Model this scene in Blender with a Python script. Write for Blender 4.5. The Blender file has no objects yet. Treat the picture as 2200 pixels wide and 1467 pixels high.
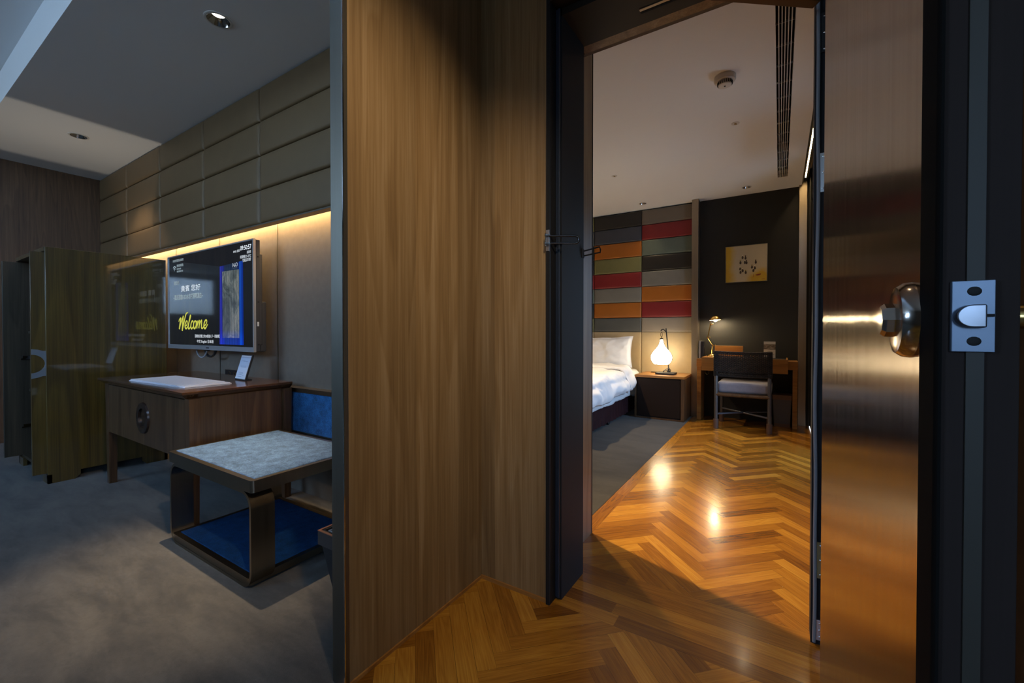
import bpy, bmesh, math, random
from mathutils import Vector, Matrix, noise

C = bpy.context.scene.collection
SC = bpy.context.scene
PI = math.pi
random.seed(7)

# ------------------------------------------------------------------ camera
cam = bpy.data.cameras.new('camera')
cam.sensor_width = 36.0
cam.lens = 36.0 * 910.8 / 2200.0
cam.shift_y = -(733.5 - 721.7) / 2200.0
cam.clip_start = 0.02
camo = bpy.data.objects.new('camera', cam)
C.objects.link(camo)
camo.location = (0, 0, 1.10)
camo.rotation_euler = (math.radians(90 - 0.656), 0, math.radians(32.27))
SC.camera = camo

# ------------------------------------------------------------------ exposure / colour
SC.view_settings.view_transform = 'Standard'
SC.view_settings.look = 'None'
SC.view_settings.exposure = 0.0
SC.view_settings.gamma = 1.0
SC.view_settings.use_curve_mapping = False
SC.cycles.use_denoising = True
SC.cycles.max_bounces = 10
SC.cycles.diffuse_bounces = 5
SC.cycles.glossy_bounces = 4
SC.cycles.transparent_max_bounces = 12
SC.cycles.sample_clamp_indirect = 6.0
SC.cycles.blur_glossy = 0.0

# ------------------------------------------------------------------ sky
SKY = 25.0
w = bpy.data.worlds.new('sky')
SC.world = w
w.use_nodes = True
nt = w.node_tree
nt.nodes.clear()
wo = nt.nodes.new('ShaderNodeOutputWorld')
bg = nt.nodes.new('ShaderNodeBackground')
tc = nt.nodes.new('ShaderNodeTexCoord')
sx = nt.nodes.new('ShaderNodeSeparateXYZ')
rp = nt.nodes.new('ShaderNodeValToRGB')
mr = nt.nodes.new('ShaderNodeMapRange')
mr.inputs[1].default_value = -1
mr.inputs[2].default_value = 1
nt.links.new(tc.outputs['Generated'], sx.inputs[0])
nt.links.new(sx.outputs[2], mr.inputs[0])
nt.links.new(mr.outputs[0], rp.inputs[0])
e = rp.color_ramp.elements
e[0].position = 0.40; e[0].color = (0.25, 0.37, 0.52, 1)
e[1].position = 1.0; e[1].color = (0.18, 0.38, 0.74, 1)
for p, c in ((0.515, (0.28, 0.42, 0.57, 1)), (0.53, (0.42, 0.63, 0.92, 1)), (0.62, (0.33, 0.56, 0.92, 1))):
    k = e.new(p); k.color = c
nt.links.new(rp.outputs[0], bg.inputs[0])
bg.inputs[1].default_value = SKY
nt.links.new(bg.outputs[0], wo.inputs[0])


def portal(loc, rot, sx_, sy_):
    l = bpy.data.lights.new('daylight_portal', 'AREA')
    l.shape = 'RECTANGLE'; l.size = sx_; l.size_y = sy_
    l.cycles.is_portal = True
    o = bpy.data.objects.new('daylight_portal', l)
    o.location = loc; o.rotation_euler = rot
    C.objects.link(o)


# windows: living room rear, foyer rear, side room, bedroom
portal((-4.2, -3.24, 2.3), (PI / 2, 0, 0), 2.0, .95)
portal((0.90, -2.62, 1.6), (PI / 2, 0, 0), .5, 1.1)
portal((4.05, -1.8, 2.0), (0, PI / 2, 0), .95, 1.2)
portal((0.62, 4.30, 1.20), (0, PI / 2, 0), 1.8, .5)


def spot(loc, power, angle, col=(1, .78, .52), blend=.6, r=.03, aim=(0, 0, -1), name='spot'):
    l = bpy.data.lights.new(name, 'SPOT')
    l.energy = power; l.color = col; l.spot_size = math.radians(angle)
    l.spot_blend = blend; l.shadow_soft_size = r
    o = bpy.data.objects.new(name, l)
    o.location = loc
    o.rotation_euler = Vector(aim).to_track_quat('-Z', 'Y').to_euler()
    C.objects.link(o)
    return o


WARM = (1.0, .74, .44)
# ceiling downlights (living, living over cabinet, foyer x2, bedroom), plus added lamps without a known fixture
spot((-2.59, 1.11, 2.765), 470, 38, (1, .80, .55), 1, .02, (.26, -.20, -2.79), 'downlight_and_fill')
spot((-5.14, 1.117, 2.77), 30, 90, (1, .84, .62), .5, .02, name='downlight_and_fill')
spot((-5.14, 1.117, 1.455), 12, 110, (1, .88, .70), .4, .008, (0, 0, 1), 'added_patch_light')  # added lamp in place of downlight reflected off the armoire top
spot((0.10, 0.25, 2.56), 128, 62, (1, .80, .56), 1, .04, (-1.22, .70, -1.14), 'downlight_and_fill')
spot((-0.20, 0.95, 2.56), 66, 46, WARM, 1, .03, (.0, .02, -1), 'downlight_and_fill')
spot((0.32, 1.05, 2.56), 8, 100, WARM, .9, .03, name='downlight_and_fill')  # added lamp to warm the wall strip behind the door
spot((-2.05, 2.62, 2.77), 620, 46, WARM, 1, .03, (1.88, -.28, -2.77), 'downlight_and_fill')
spot((-2.3, 3.6, 2.77), 420, 120, WARM, .9, .05, name='downlight_and_fill')  # added fill lamp out of view, brightens bedroom floor and ceiling
spot((-1.543, 5.687, 2.77), 10, 80, WARM, .8, .03, name='downlight_and_fill')
spot((-0.339, 5.62, 2.77), 110, 76, WARM, 1, .03, (0, -.36, -1), 'downlight_and_fill')


# ------------------------------------------------------------------ helpers: objects
def _tag(o, label=None, cat=None, group=None, kind=None):
    if label: o['label'] = label
    if cat: o['category'] = cat
    if group: o['group'] = group
    if kind: o['kind'] = kind
    return o


def thing(name, label, cat, loc=(0, 0, 0), group=None):
    o = bpy.data.objects.new(name, None)
    o.empty_display_size = .05
    o.location = loc
    C.objects.link(o)
    return _tag(o, label, cat, group)


def base_of(o):
    v = Vector((0, 0, 0))
    while o is not None:
        v += Vector(o.location)
        o = o.parent
    return v


class MB:
    def __init__(s):
        s.bm = bmesh.new()

    def _add(s, t):
        me = bpy.data.meshes.new('t')
        t.to_mesh(me); t.free()
        s.bm.from_mesh(me)
        bpy.data.meshes.remove(me)
        return s

    def box(s, x0, x1, y0, y1, z0, z1, bev=0.0, seg=2, M=None):
        t = bmesh.new()
        vs = [t.verts.new((x, y, z)) for x in (x0, x1) for y in (y0, y1) for z in (z0, z1)]
        for f in ((0, 1, 3, 2), (4, 6, 7, 5), (0, 4, 5, 1), (2, 3, 7, 6), (0, 2, 6, 4), (1, 5, 7, 3)):
            t.faces.new([vs[i] for i in f])
        bmesh.ops.recalc_face_normals(t, faces=t.faces)
        if bev > 0:
            bmesh.ops.bevel(t, geom=list(t.edges), offset=bev, segments=seg, profile=.5, affect='EDGES')
        if M is not None:
            bmesh.ops.transform(t, matrix=M, verts=t.verts)
        return s._add(t)

    def quad(s, *pts):
        s.bm.faces.new([s.bm.verts.new(p) for p in pts])
        return s

    def hexa(s, pts, bev=0):
        """8 points: bottom ring 4, top ring 4"""
        t = bmesh.new()
        v = [t.verts.new(p) for p in pts]
        for f in ((3, 2, 1, 0), (4, 5, 6, 7), (0, 1, 5, 4), (1, 2, 6, 5), (2, 3, 7, 6), (3, 0, 4, 7)):
            t.faces.new([v[i] for i in f])
        bmesh.ops.recalc_face_normals(t, faces=t.faces)
        if bev > 0:
            bmesh.ops.bevel(t, geom=list(t.edges), offset=bev, segments=2, profile=.5, affect='EDGES')
        return s._add(t)

    def prism(s, poly, axis, a, b, bev=0):
        """poly in the two other axes; extruded along axis from a to b"""
        def P(p, h):
            return {'x': (h, p[0], p[1]), 'y': (p[0], h, p[1]), 'z': (p[0], p[1], h)}[axis]
        t = bmesh.new()
        A = [t.verts.new(P(p, a)) for p in poly]
        B = [t.verts.new(P(p, b)) for p in poly]
        t.faces.new(A); t.faces.new(B)
        n = len(poly)
        for i in range(n):
            t.faces.new((A[i], A[(i + 1) % n], B[(i + 1) % n], B[i]))
        bmesh.ops.recalc_face_normals(t, faces=t.faces)
        if bev > 0:
            bmesh.ops.bevel(t, geom=list(t.edges), offset=bev, segments=2, profile=.5, affect='EDGES')
        return s._add(t)

    def ring(s, outer, inner, axis, a, b):
        """closed band between two outlines of equal length, extruded along axis"""
        def P(p, h):
            return {'x': (h, p[0], p[1]), 'y': (p[0], h, p[1]), 'z': (p[0], p[1], h)}[axis]
        t = bmesh.new()
        L = [[t.verts.new(P(p, h)) for p in o] for o, h in ((outer, a), (inner, a), (inner, b), (outer, b))]
        n = len(outer)
        for k in range(4):
            q, r = L[k], L[(k + 1) % 4]
            for i in range(n):
                t.faces.new((q[i], q[(i + 1) % n], r[(i + 1) % n], r[i]))
        bmesh.ops.recalc_face_normals(t, faces=t.faces)
        return s._add(t)

    def lathe(s, prof, c=(0, 0, 0), seg=32, axis='z', M=None):
        t = bmesh.new()
        rows = []
        for r, h in prof:
            if r < 1e-6:
                rows.append([t.verts.new((0, 0, h))])
            else:
                rows.append([t.verts.new((r * math.cos(2 * PI * i / seg), r * math.sin(2 * PI * i / seg), h)) for i in range(seg)])
        for a, b in zip(rows, rows[1:]):
            for i in range(seg):
                j = (i + 1) % seg
                if len(a) == 1 and len(b) == 1: continue
                if len(a) == 1: t.faces.new((a[0], b[i], b[j]))
                elif len(b) == 1: t.faces.new((a[i], b[0], a[j]))
                else: t.faces.new((a[i], b[i], b[j], a[j]))
        bmesh.ops.recalc_face_normals(t, faces=t.faces)
        if axis == 'x': bmesh.ops.rotate(t, cent=(0, 0, 0), matrix=Matrix.Rotation(PI / 2, 3, 'Y'), verts=t.verts)
        if axis == 'y': bmesh.ops.rotate(t, cent=(0, 0, 0), matrix=Matrix.Rotation(PI / 2, 3, 'X'), verts=t.verts)
        if M is not None: bmesh.ops.transform(t, matrix=M, verts=t.verts)
        bmesh.ops.translate(t, vec=c, verts=t.verts)
        return s._add(t)

    def cyl(s, p0, p1, r, r1=None, seg=20):
        return s.tube([p0, p1], [r, r if r1 is None else r1], seg)

    def tube(s, pts, r, seg=10, closed=False):
        pts = [Vector(p) for p in pts]
        n = len(pts)
        R = r if isinstance(r, (list, tuple)) else [r] * n
        t = bmesh.new()
        up = None
        rings = []
        for i, p in enumerate(pts):
            a = pts[i - 1] if (i > 0 or closed) else p
            b = pts[(i + 1) % n] if (i < n - 1 or closed) else p
            d = (b - a)
            d = d.normalized() if d.length > 1e-9 else Vector((0, 0, 1))
            if up is None:
                up = Vector((0, 0, 1)) if abs(d.z) < .9 else Vector((1, 0, 0))
            x = up - d * up.dot(d)
            if x.length < 1e-6: x = d.orthogonal()
            x.normalize(); y = d.cross(x); up = x
            rings.append([t.verts.new(p + (x * math.cos(2 * PI * k / seg) + y * math.sin(2 * PI * k / seg)) * R[i]) for k in range(seg)])
        m = n if closed else n - 1
        for i in range(m):
            a, b = rings[i], rings[(i + 1) % n]
            for k in range(seg):
                t.faces.new((a[k], a[(k + 1) % seg], b[(k + 1) % seg], b[k]))
        if not closed:
            t.faces.new(rings[0]); t.faces.new(rings[-1])
        bmesh.ops.recalc_face_normals(t, faces=t.faces)
        return s._add(t)

    def sphere(s, c, r, sc=(1, 1, 1), u=20, v=12):
        t = bmesh.new()
        bmesh.ops.create_uvsphere(t, u_segments=u, v_segments=v, radius=r)
        bmesh.ops.scale(t, vec=sc, verts=t.verts)
        bmesh.ops.translate(t, vec=c, verts=t.verts)
        return s._add(t)

    def pad(s, x0, x1, z0, z1, yf, yb, edge=.014, bulge=.006):
        """padded upholstered panel facing -Y"""
        us = [0, .01, .025, .05, .1, .2, .35, .5, .65, .8, .9, .95, .975, .99, 1]
        vs = [0, .03, .07, .14, .25, .4, .6, .75, .86, .93, .97, 1]
        wx, wz = x1 - x0, z1 - z0
        def h(d):
            d = min(1, d / .03)
            return math.sqrt(max(0, 1 - (1 - d) ** 2))
        t = bmesh.new()
        G = []
        for v in vs:
            row = []
            for u in us:
                dx = min(u, 1 - u) * wx; dz = min(v, 1 - v) * wz
                k = h(dx) * h(dz)
                b = bulge * (1 - (2 * u - 1) ** 4) * (1 - (2 * v - 1) ** 2)
                row.append(t.verts.new((x0 + u * wx, yf + edge * (1 - k) + bulge - b, z0 + v * wz)))
            G.append(row)
        for a, b in zip(G, G[1:]):
            for i in range(len(us) - 1):
                t.faces.new((a[i], a[i + 1], b[i + 1], b[i]))
        be = [e for e in t.edges if e.is_boundary]
        r = bmesh.ops.extrude_edge_only(t, edges=be)
        for v in r['geom']:
            if isinstance(v, bmesh.types.BMVert): v.co.y = yb
        bmesh.ops.recalc_face_normals(t, faces=t.faces)
        return s._add(t)

    def build(s, name, mat, parent=None, angle=35, smooth=True):
        me = bpy.data.meshes.new(name)
        s.bm.to_mesh(me); s.bm.free()
        if parent is not None:
            me.transform(Matrix.Translation(-base_of(parent)))
        if mat: me.materials.append(mat)
        if smooth:
            me.shade_smooth()
            me.set_sharp_from_angle(angle=math.radians(angle))
        o = bpy.data.objects.new(name, me)
        C.objects.link(o)
        if parent is not None: o.parent = parent
        if smooth and len(me.polygons) < 3000:
            wn = o.modifiers.new('normals', 'WEIGHTED_NORMAL')
            wn.mode = 'FACE_AREA'; wn.weight = 100; wn.keep_sharp = True
        return o


def struct(name, mb, mat, label=None, cat=None, parent=None, **k):
    o = mb.build(name, mat, parent, **k)
    if parent is None:
        _tag(o, label, cat, None, 'structure')
    return o


def tag_mesh(o, label, cat, group=None):
    return _tag(o, label, cat, group)


def rrect(x0, x1, z0, z1, r, n=6):
    pts = []
    for cx, cz, a in ((x1 - r, z1 - r, 0), (x0 + r, z1 - r, 90), (x0 + r, z0 + r, 180), (x1 - r, z0 + r, 270)):
        for i in range(n + 1):
            t = math.radians(a + 90 * i / n)
            pts.append((cx + r * math.cos(t), cz + r * math.sin(t)))
    return pts


# ------------------------------------------------------------------ helpers: materials
class N:
    def __init__(s, name):
        s.m = bpy.data.materials.new(name)
        s.m.use_nodes = True
        s.t = s.m.node_tree
        s.b = s.t.nodes['Principled BSDF']
        s.out = s.t.nodes['Material Output']

    def n(s, typ, **k):
        d = s.t.nodes.new(typ)
        for a, v in k.items(): setattr(d, a, v)
        return d

    def l(s, a, b): s.t.links.new(a, b)

    def val(s, i, v): s.b.inputs[i].default_value = v

    def coord(s, scale=(1, 1, 1), out='Object', rot=(0, 0, 0)):
        tc = s.n('ShaderNodeTexCoord'); mp = s.n('ShaderNodeMapping')
        mp.inputs['Scale'].default_value = scale
        mp.inputs['Rotation'].default_value = rot
        s.l(tc.outputs[out], mp.inputs[0])
        return mp.outputs[0]

    def noise(s, vec, scale, detail=4, rough=.55, dist=0):
        d = s.n('ShaderNodeTexNoise')
        d.inputs['Scale'].default_value = scale; d.inputs['Detail'].default_value = detail
        d.inputs['Roughness'].default_value = rough; d.inputs['Distortion'].default_value = dist
        if vec is not None: s.l(vec, d.inputs['Vector'])
        return d.outputs[0]

    def ramp(s, f, stops):
        d = s.n('ShaderNodeValToRGB')
        e = d.color_ramp.elements
        while len(e) < len(stops): e.new(.5)
        for k, (p, c) in zip(e, stops):
            k.position = p; k.color = (*c, 1) if len(c) == 3 else c
        s.l(f, d.inputs[0])
        return d.outputs[0]

    def math(s, op, a, b=None, c=None):
        d = s.n('ShaderNodeMath', operation=op)
        for i, v in enumerate((a, b, c)):
            if v is None: continue
            if isinstance(v, (int, float)): d.inputs[i].default_value = v
            else: s.l(v, d.inputs[i])
        return d.outputs[0]

    def mix(s, f, a, b, mode='MIX'):
        d = s.n('ShaderNodeMix', data_type='RGBA', blend_type=mode)
        for i, v in ((0, f), (6, a), (7, b)):
            if isinstance(v, (int, float)): d.inputs[i].default_value = v
            elif isinstance(v, tuple): d.inputs[i].default_value = (*v, 1) if len(v) == 3 else v
            else: s.l(v, d.inputs[i])
        return d.outputs[2]

    def bump(s, h, strength=.2, dist=.002):
        d = s.n('ShaderNodeBump')
        d.inputs['Strength'].default_value = strength; d.inputs['Distance'].default_value = dist
        s.l(h, d.inputs['Height'])
        s.l(d.outputs[0], s.b.inputs['Normal'])


def plain(name, col, rough=.5, metal=0, spec=.5, coat=0, coatr=.05, bump=0, bscale=200):
    n = N(name)
    n.val('Base Color', (*col, 1)); n.val('Roughness', rough); n.val('Metallic', metal)
    n.val('Specular IOR Level', spec); n.val('Coat Weight', coat); n.val('Coat Roughness', coatr)
    if bump:
        n.bump(n.noise(n.coord(), bscale, 3), bump)
    return n.m


def emit(name, col, s):
    n = N(name)
    n.val('Base Color', (0, 0, 0, 1)); n.val('Emission Color', (*col, 1)); n.val('Emission Strength', s)
    n.val('Roughness', .6)
    return n.m


def wood(name, cols, axis='z', rough=.45, coat=0, coatr=.08, scale=1.0, knots=False, spec=.4, board=0, flame=.22):
    """wood with grain along axis; cols dark, mid, light"""
    n = N(name)
    k = {'x': (.09, 1, 1), 'y': (1, .09, 1), 'z': (1, 1, .09)}[axis]
    v = n.coord(tuple(scale * q for q in k))
    big = n.noise(v, 3.2, 2, .5, .4)
    rings = n.math('FRACT', n.math('MULTIPLY', big, 9))
    rr = n.ramp(rings, [(0, (.25, .25, .25)), (.55, (.55, .55, .55)), (.9, (.75, .75, .75)), (1, (.25, .25, .25))])
    k2 = {'x': (.02, 1, 1), 'y': (1, .02, 1), 'z': (1, 1, .02)}[axis]
    v2 = n.coord(tuple(scale * q for q in k2))
    fine = n.noise(v2, 160, 3, .6)
    mid = n.noise(v2, 26, 4, .6, .3)
    f = n.math('ADD', n.math('MULTIPLY', rr, flame), n.math('ADD', n.math('MULTIPLY', fine, .34), n.math('MULTIPLY', mid, .66 - flame)))
    col = n.ramp(f, [(.30, cols[0]), (.50, cols[1]), (.68, cols[2])])
    if board:
        vb = n.coord()
        s = n.n('ShaderNodeSeparateXYZ'); n.l(vb, s.inputs[0])
        ax = {'x': 1, 'y': 0, 'z': 0}[axis]
        q = n.math('ADD', s.outputs[0], s.outputs[1])
        cell = n.math('FLOOR', n.math('DIVIDE', q, board))
        wn = n.n('ShaderNodeTexWhiteNoise', noise_dimensions='1D'); n.l(cell, wn.inputs['W'])
        col = n.mix(1.0, col, n.ramp(wn.outputs[0], [(0, (.78, .78, .78)), (1, (1.12, 1.1, 1.06))]), 'MULTIPLY')
    if knots:
        vk = n.coord((1, 1, .55))
        vo = n.n('ShaderNodeTexVoronoi'); vo.inputs['Scale'].default_value = 1.9
        n.l(vk, vo.inputs['Vector'])
        kn = n.ramp(vo.outputs['Distance'], [(0, (.25, .22, .2)), (.03, (.45, .4, .36)), (.085, (1, 1, 1))])
        col = n.mix(.85, col, kn, 'MULTIPLY')
    n.l(col, n.b.inputs['Base Color'])
    n.val('Roughness', rough); n.val('Specular IOR Level', spec)
    n.val('Coat Weight', coat); n.val('Coat Roughness', coatr); n.val('Coat IOR', 1.5 if coat < .7 else 1.75)
    n.bump(fine, .08, .001)
    return n.m


def fabric(name, col, rough=.9, scale=420, strength=.25, var=.25, sheen=.2):
    n = N(name)
    v = n.coord()
    f = n.noise(v, scale, 2, .6)
    g = n.noise(v, 22, 4, .6)
    c = n.mix(n.math('MULTIPLY_ADD', n.math('ADD', f, g), 1.5, -1.0), tuple(q * (1 - var) for q in col), tuple(min(1, q * (1 + var)) for q in col))
    n.l(c, n.b.inputs['Base Color'])
    n.val('Roughness', rough); n.val('Specular IOR Level', .2); n.val('Sheen Weight', sheen)
    n.bump(f, strength, .0015)
    return n.m


def brushed(name, col, rough=.3, axis='z', aniso=0, metal=1.0, strength=.05):
    n = N(name)
    k = {'x': (.01, 1, 1), 'y': (1, .01, 1), 'z': (1, 1, .01)}[axis]
    f = n.noise(n.coord(k), 500, 3, .6)
    g = n.noise(n.coord(k), 60, 3, .6)
    c = n.mix(n.math('MULTIPLY', n.math('ADD', f, g), .5), tuple(q * .8 for q in col), tuple(min(1, q * 1.2) for q in col))
    n.l(c, n.b.inputs['Base Color'])
    r = n.math('ADD', n.math('MULTIPLY', g, .12), rough - .06)
    n.l(r, n.b.inputs['Roughness'])
    n.val('Metallic', metal); n.val('Anisotropic', aniso)
    n.bump(f, strength, .0005)
    return n.m


def leather(name, col, rough=.42, scale=260):
    n = N(name)
    v = n.coord()
    vo = n.n('ShaderNodeTexVoronoi'); vo.inputs['Scale'].default_value = scale
    n.l(v, vo.inputs['Vector'])
    g = n.noise(v, 9, 3)
    n.l(n.mix(g, tuple(q * .88 for q in col), tuple(q * 1.1 for q in col)), n.b.inputs['Base Color'])
    n.val('Roughness', rough); n.val('Specular IOR Level', .4)
    n.bump(vo.outputs['Distance'], .12, .001)
    return n.m


M = {}
M['ceil'] = plain('painted_ceiling', (.80, .80, .80), .85, bump=.03, bscale=80)
M['partition'] = wood('teak_panelling', [(.135, .076, .030), (.235, .146, .064), (.335, .232, .125)], 'z', .42, scale=1.0, knots=True, board=.236, flame=.17)
M['darkwood'] = wood('dark_wall_veneer', [(.045, .022, .010), (.10, .050, .023), (.16, .085, .041)], 'z', .5, scale=1.6)
M['cabinet'] = wood('lacquered_walnut', [(.032, .016, .003), (.080, .045, .006), (.14, .084, .014)], 'z', .35, coat=.8, coatr=.04, scale=.9)
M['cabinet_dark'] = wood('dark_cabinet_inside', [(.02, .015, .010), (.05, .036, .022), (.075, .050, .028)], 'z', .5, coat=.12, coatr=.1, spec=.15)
M['table_top'] = wood('mahogany_top', [(.030, .011, .005), (.065, .026, .011), (.10, .044, .018)], 'x', .25, coat=.6, coatr=.12)
M['table'] = wood('walnut_table', [(.028, .013, .006), (.070, .034, .014), (.12, .065, .028)], 'z', .38, coat=.2)
M['nightwood'] = wood('nightstand_teak', [(.17, .060, .010), (.33, .135, .026), (.44, .21, .05)], 'x', .35, coat=.3)
M['deskwood'] = wood('desk_teak', [(.16, .062, .012), (.29, .125, .028), (.38, .185, .05)], 'x', .42)
M['bronze'] = brushed('dark_bronze', (.27, .22, .155), .30)
M['bronze_trim'] = brushed('grey_bronze_trim', (.19, .175, .14), .42)
M['post'] = brushed('champagne_post', (.36, .30, .23), .40)
M['doorface'] = brushed('bronze_door_skin', (.265, .205, .145), .19, aniso=.75, strength=.02)
M['dooredge'] = brushed('dark_door_edge', (.036, .025, .021), .6, metal=.0)
M['dooredge'].node_tree.nodes['Principled BSDF'].inputs['Specular IOR Level'].default_value = .08
M['frame'] = plain('charcoal_frame', (.016, .016, .018), .6, 0, .2, bump=.02)
M['lintel'] = plain('bronze_lintel', (.017, .012, .008), .5, 0, .25)
M['gasket'] = plain('grey_rubber_gasket', (.22, .22, .235), .6)
M['black'] = plain('black_plastic', (.012, .012, .013), .4)
M['matteblack'] = plain('matte_black', (.014, .013, .013), .75)
M['steel'] = brushed('satin_steel', (.55, .55, .56), .32, axis='z')
M['plate'] = plain('zinc_latch_plate', (.19, .235, .31), .42, 0.6)
M['chrome'] = plain('polished_chrome', (.72, .70, .68), .09, 1)
M['nickel'] = plain('satin_nickel', (.52, .46, .40), .16, 1)
M['brass'] = plain('polished_brass', (.78, .52, .18), .22, 1)
M['brass_dull'] = plain('dull_brass', (.35, .26, .12), .35, 1)
M['white'] = plain('white_plastic', (.62, .60, .56), .5)
M['greymetal'] = plain('grey_tv_bezel', (.60, .60, .62), .35, .8)
M['darkplastic'] = plain('dark_tv_housing', (.03, .03, .032), .45)
M['wallfab'] = fabric('grey_wall_covering', (.150, .120, .090), .72, 300, .15, .12, .05)
M['padfab'] = leather('brown_leatherette', (.150, .090, .040), .54, 300)
M['seat'] = fabric('denim_blue_fabric', (.060, .105, .180), .95, 170, .7, .55, .0)
M['seatblue'] = fabric('deep_blue_fabric', (.002, .030, .095), .95, 170, .6, .45, .0)
M['backblue'] = fabric('blue_backrest_fabric', (.014, .095, .24), .95, 150, .8, .6, .1)
M['linen'] = fabric('white_linen', (.80, .80, .80), .85, 500, .06, .03, .1)
M['skirt'] = fabric('burgundy_valance', (.026, .007, .009), .7, 300, .1, .3, .0)
M['cushion'] = fabric('lavender_grey_cushion', (.185, .175, .20), .9, 400, .2, .15)
M['rope'] = fabric('dark_woven_cord', (.013, .009, .007), .65, 500, .3, .3, .0)
M['chairmetal'] = plain('dark_stained_legs', (.060, .052, .048), .32, .0, .6)
M['sleeve'] = plain('brown_leather_sleeve', (.085, .045, .028), .6)
M['beige'] = leather('beige_headboard', (.46, .35, .20), .42)
M['darkwall'] = leather('black_wall_covering', (.0145, .014, .0135), .6, 120)
M['nightfront'] = plain('dark_brown_front', (.015, .008, .005), .5, 0, .2, bump=.05)
M['curtain'] = fabric('grey_curtain', (.16, .16, .17), .9, 300, .1, .15)
M['paper'] = plain('white_paper', (.68, .67, .70), .7)
M['cable'] = plain('grey_cable', (.30, .30, .32), .5)
M['binfab'] = plain('grey_bin_leather', (.085, .080, .085), .6)
M['binrim'] = plain('brown_bin_rim', (.14, .070, .045), .5)
M['copper'] = plain('copper_rim', (.40, .17, .09), .4, .4)
M['dark_hole'] = plain('dark_recess', (.006, .006, .006), .9)
M['led'] = emit('warm_led_strip', (1, .66, .30), 125)
M['led_bed'] = emit('warm_cove_strip', (1, .70, .34), 48)
M['globe'] = emit('opal_glass_lit', (1, .80, .50), 13)
M['bulb'] = emit('warm_bulb', (1, .78, .45), 520)
M['lens'] = emit('lit_lamp_lens', (1, .90, .72), 9)
M['glow_off'] = emit('faint_lamp_lens', (1, .80, .55), 1.6)


def carpet_mat(name, a, b, strokes):
    n = N(name)
    v = n.coord((1, 1, 1), rot=(0, 0, .25))
    v2 = n.coord((.8, 2.4, 1), rot=(0, 0, .25))
    big = n.noise(v2, 2.6, 7, .68, .25)
    fib = n.noise(v, 300, 4, .75)
    mid = n.noise(v, 60, 3, .6)
    c = n.ramp(big, [(.36, a), (.62, b)])
    c = n.mix(.55, c, n.ramp(n.math('ADD', n.math('MULTIPLY', fib, .6), n.math('MULTIPLY', mid, .4)), [(.3, (.55, .55, .55)), (.7, (1.35, 1.35, 1.35))]), 'MULTIPLY')
    n.l(c, n.b.inputs['Base Color'])
    n.val('Roughness', 1); n.val('Specular IOR Level', .05); n.val('Sheen Weight', .15)
    n.bump(n.math('ADD', fib, n.math('MULTIPLY', big, strokes)), .5, .004)
    return n.m


M['carpet'] = carpet_mat('living_carpet', (.042, .037, .031), (.090, .078, .063), 1.2)
M['carpet_bed'] = carpet_mat('bedroom_carpet', (.029, .025, .018), (.046, .041, .031), .6)


def plank_mat():
    n = N('teak_parquet')
    uv = n.n('ShaderNodeUVMap', uv_map='plank').outputs[0]
    at = n.n('ShaderNodeAttribute', attribute_name='tint')
    sep = n.n('ShaderNodeSeparateColor'); n.l(at.outputs['Color'], sep.inputs[0])
    su = n.n('ShaderNodeSeparateXYZ'); n.l(uv, su.inputs[0])
    off = n.math('MULTIPLY', sep.outputs[1], 40)
    cb = n.n('ShaderNodeCombineXYZ')
    n.l(n.math('MULTIPLY', su.outputs[0], 1.3), cb.inputs[0])
    n.l(n.math('ADD', n.math('MULTIPLY', su.outputs[1], 16), off), cb.inputs[1])
    n.l(off, cb.inputs[2])
    big = n.noise(cb.outputs[0], 1.0, 3, .55, .5)
    rings = n.math('PINGPONG', n.math('MULTIPLY', big, 9), .5)
    cb2 = n.n('ShaderNodeCombineXYZ')
    n.l(n.math('MULTIPLY', su.outputs[0], 5), cb2.inputs[0])
    n.l(n.math('ADD', n.math('MULTIPLY', su.outputs[1], 210), off), cb2.inputs[1])
    fine = n.noise(cb2.outputs[0], 1.0, 4, .65)
    f = n.math('ADD', n.math('MULTIPLY', rings, .22), n.math('ADD', n.math('MULTIPLY', fine, .46), n.math('MULTIPLY', sep.outputs[0], .56)))
    col = n.ramp(f, [(.22, (.10, .034, .004)), (.50, (.225, .086, .009)), (.74, (.36, .160, .018)), (.95, (.50, .256, .038))])
    edge = n.math('MINIMUM', su.outputs[1], n.math('SUBTRACT', sep.outputs[2], su.outputs[1]))
    g = n.math('LESS_THAN', edge, .0007)
    col = n.mix(n.math('MULTIPLY', g, .75), col, (.03, .012, .004))
    n.l(col, n.b.inputs['Base Color'])
    n.val('Roughness', .24); n.val('Specular IOR Level', .45)
    n.l(n.math('ADD', n.math('MULTIPLY', fine, .10), .17), n.b.inputs['Roughness'])
    n.val('Coat Weight', .25); n.val('Coat Roughness', .12)
    wv = n.noise(n.coord(), 14, 3, .5)
    n.bump(n.math('ADD', n.math('MULTIPLY', fine, .35), n.math('ADD', n.math('MULTIPLY', wv, .8), n.math('MULTIPLY', g, -2.0))), .10, .002)
    return n.m


M['parquet'] = plank_mat()

# ------------------------------------------------------------------ floor
PL, PW = .42, .065


def clip(poly, rect):
    x0, x1, y0, y1 = rect
    for ax, lim, sgn in ((0, x0, 1), (0, x1, -1), (1, y0, 1), (1, y1, -1)):
        out = []
        for i in range(len(poly)):
            a, b = poly[i], poly[(i + 1) % len(poly)]
            da, db = sgn * (a[ax] - lim), sgn * (b[ax] - lim)
            if da >= 0: out.append(a)
            if (da > 0 and db < 0) or (da < 0 and db > 0):
                t = da / (da - db)
                out.append(tuple(a[i] + t * (b[i] - a[i]) for i in range(4)))
        poly = out
        if len(poly) < 3: return []
    return poly


floor_polys = []      # (list of (x, y, s, t)), width


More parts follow.
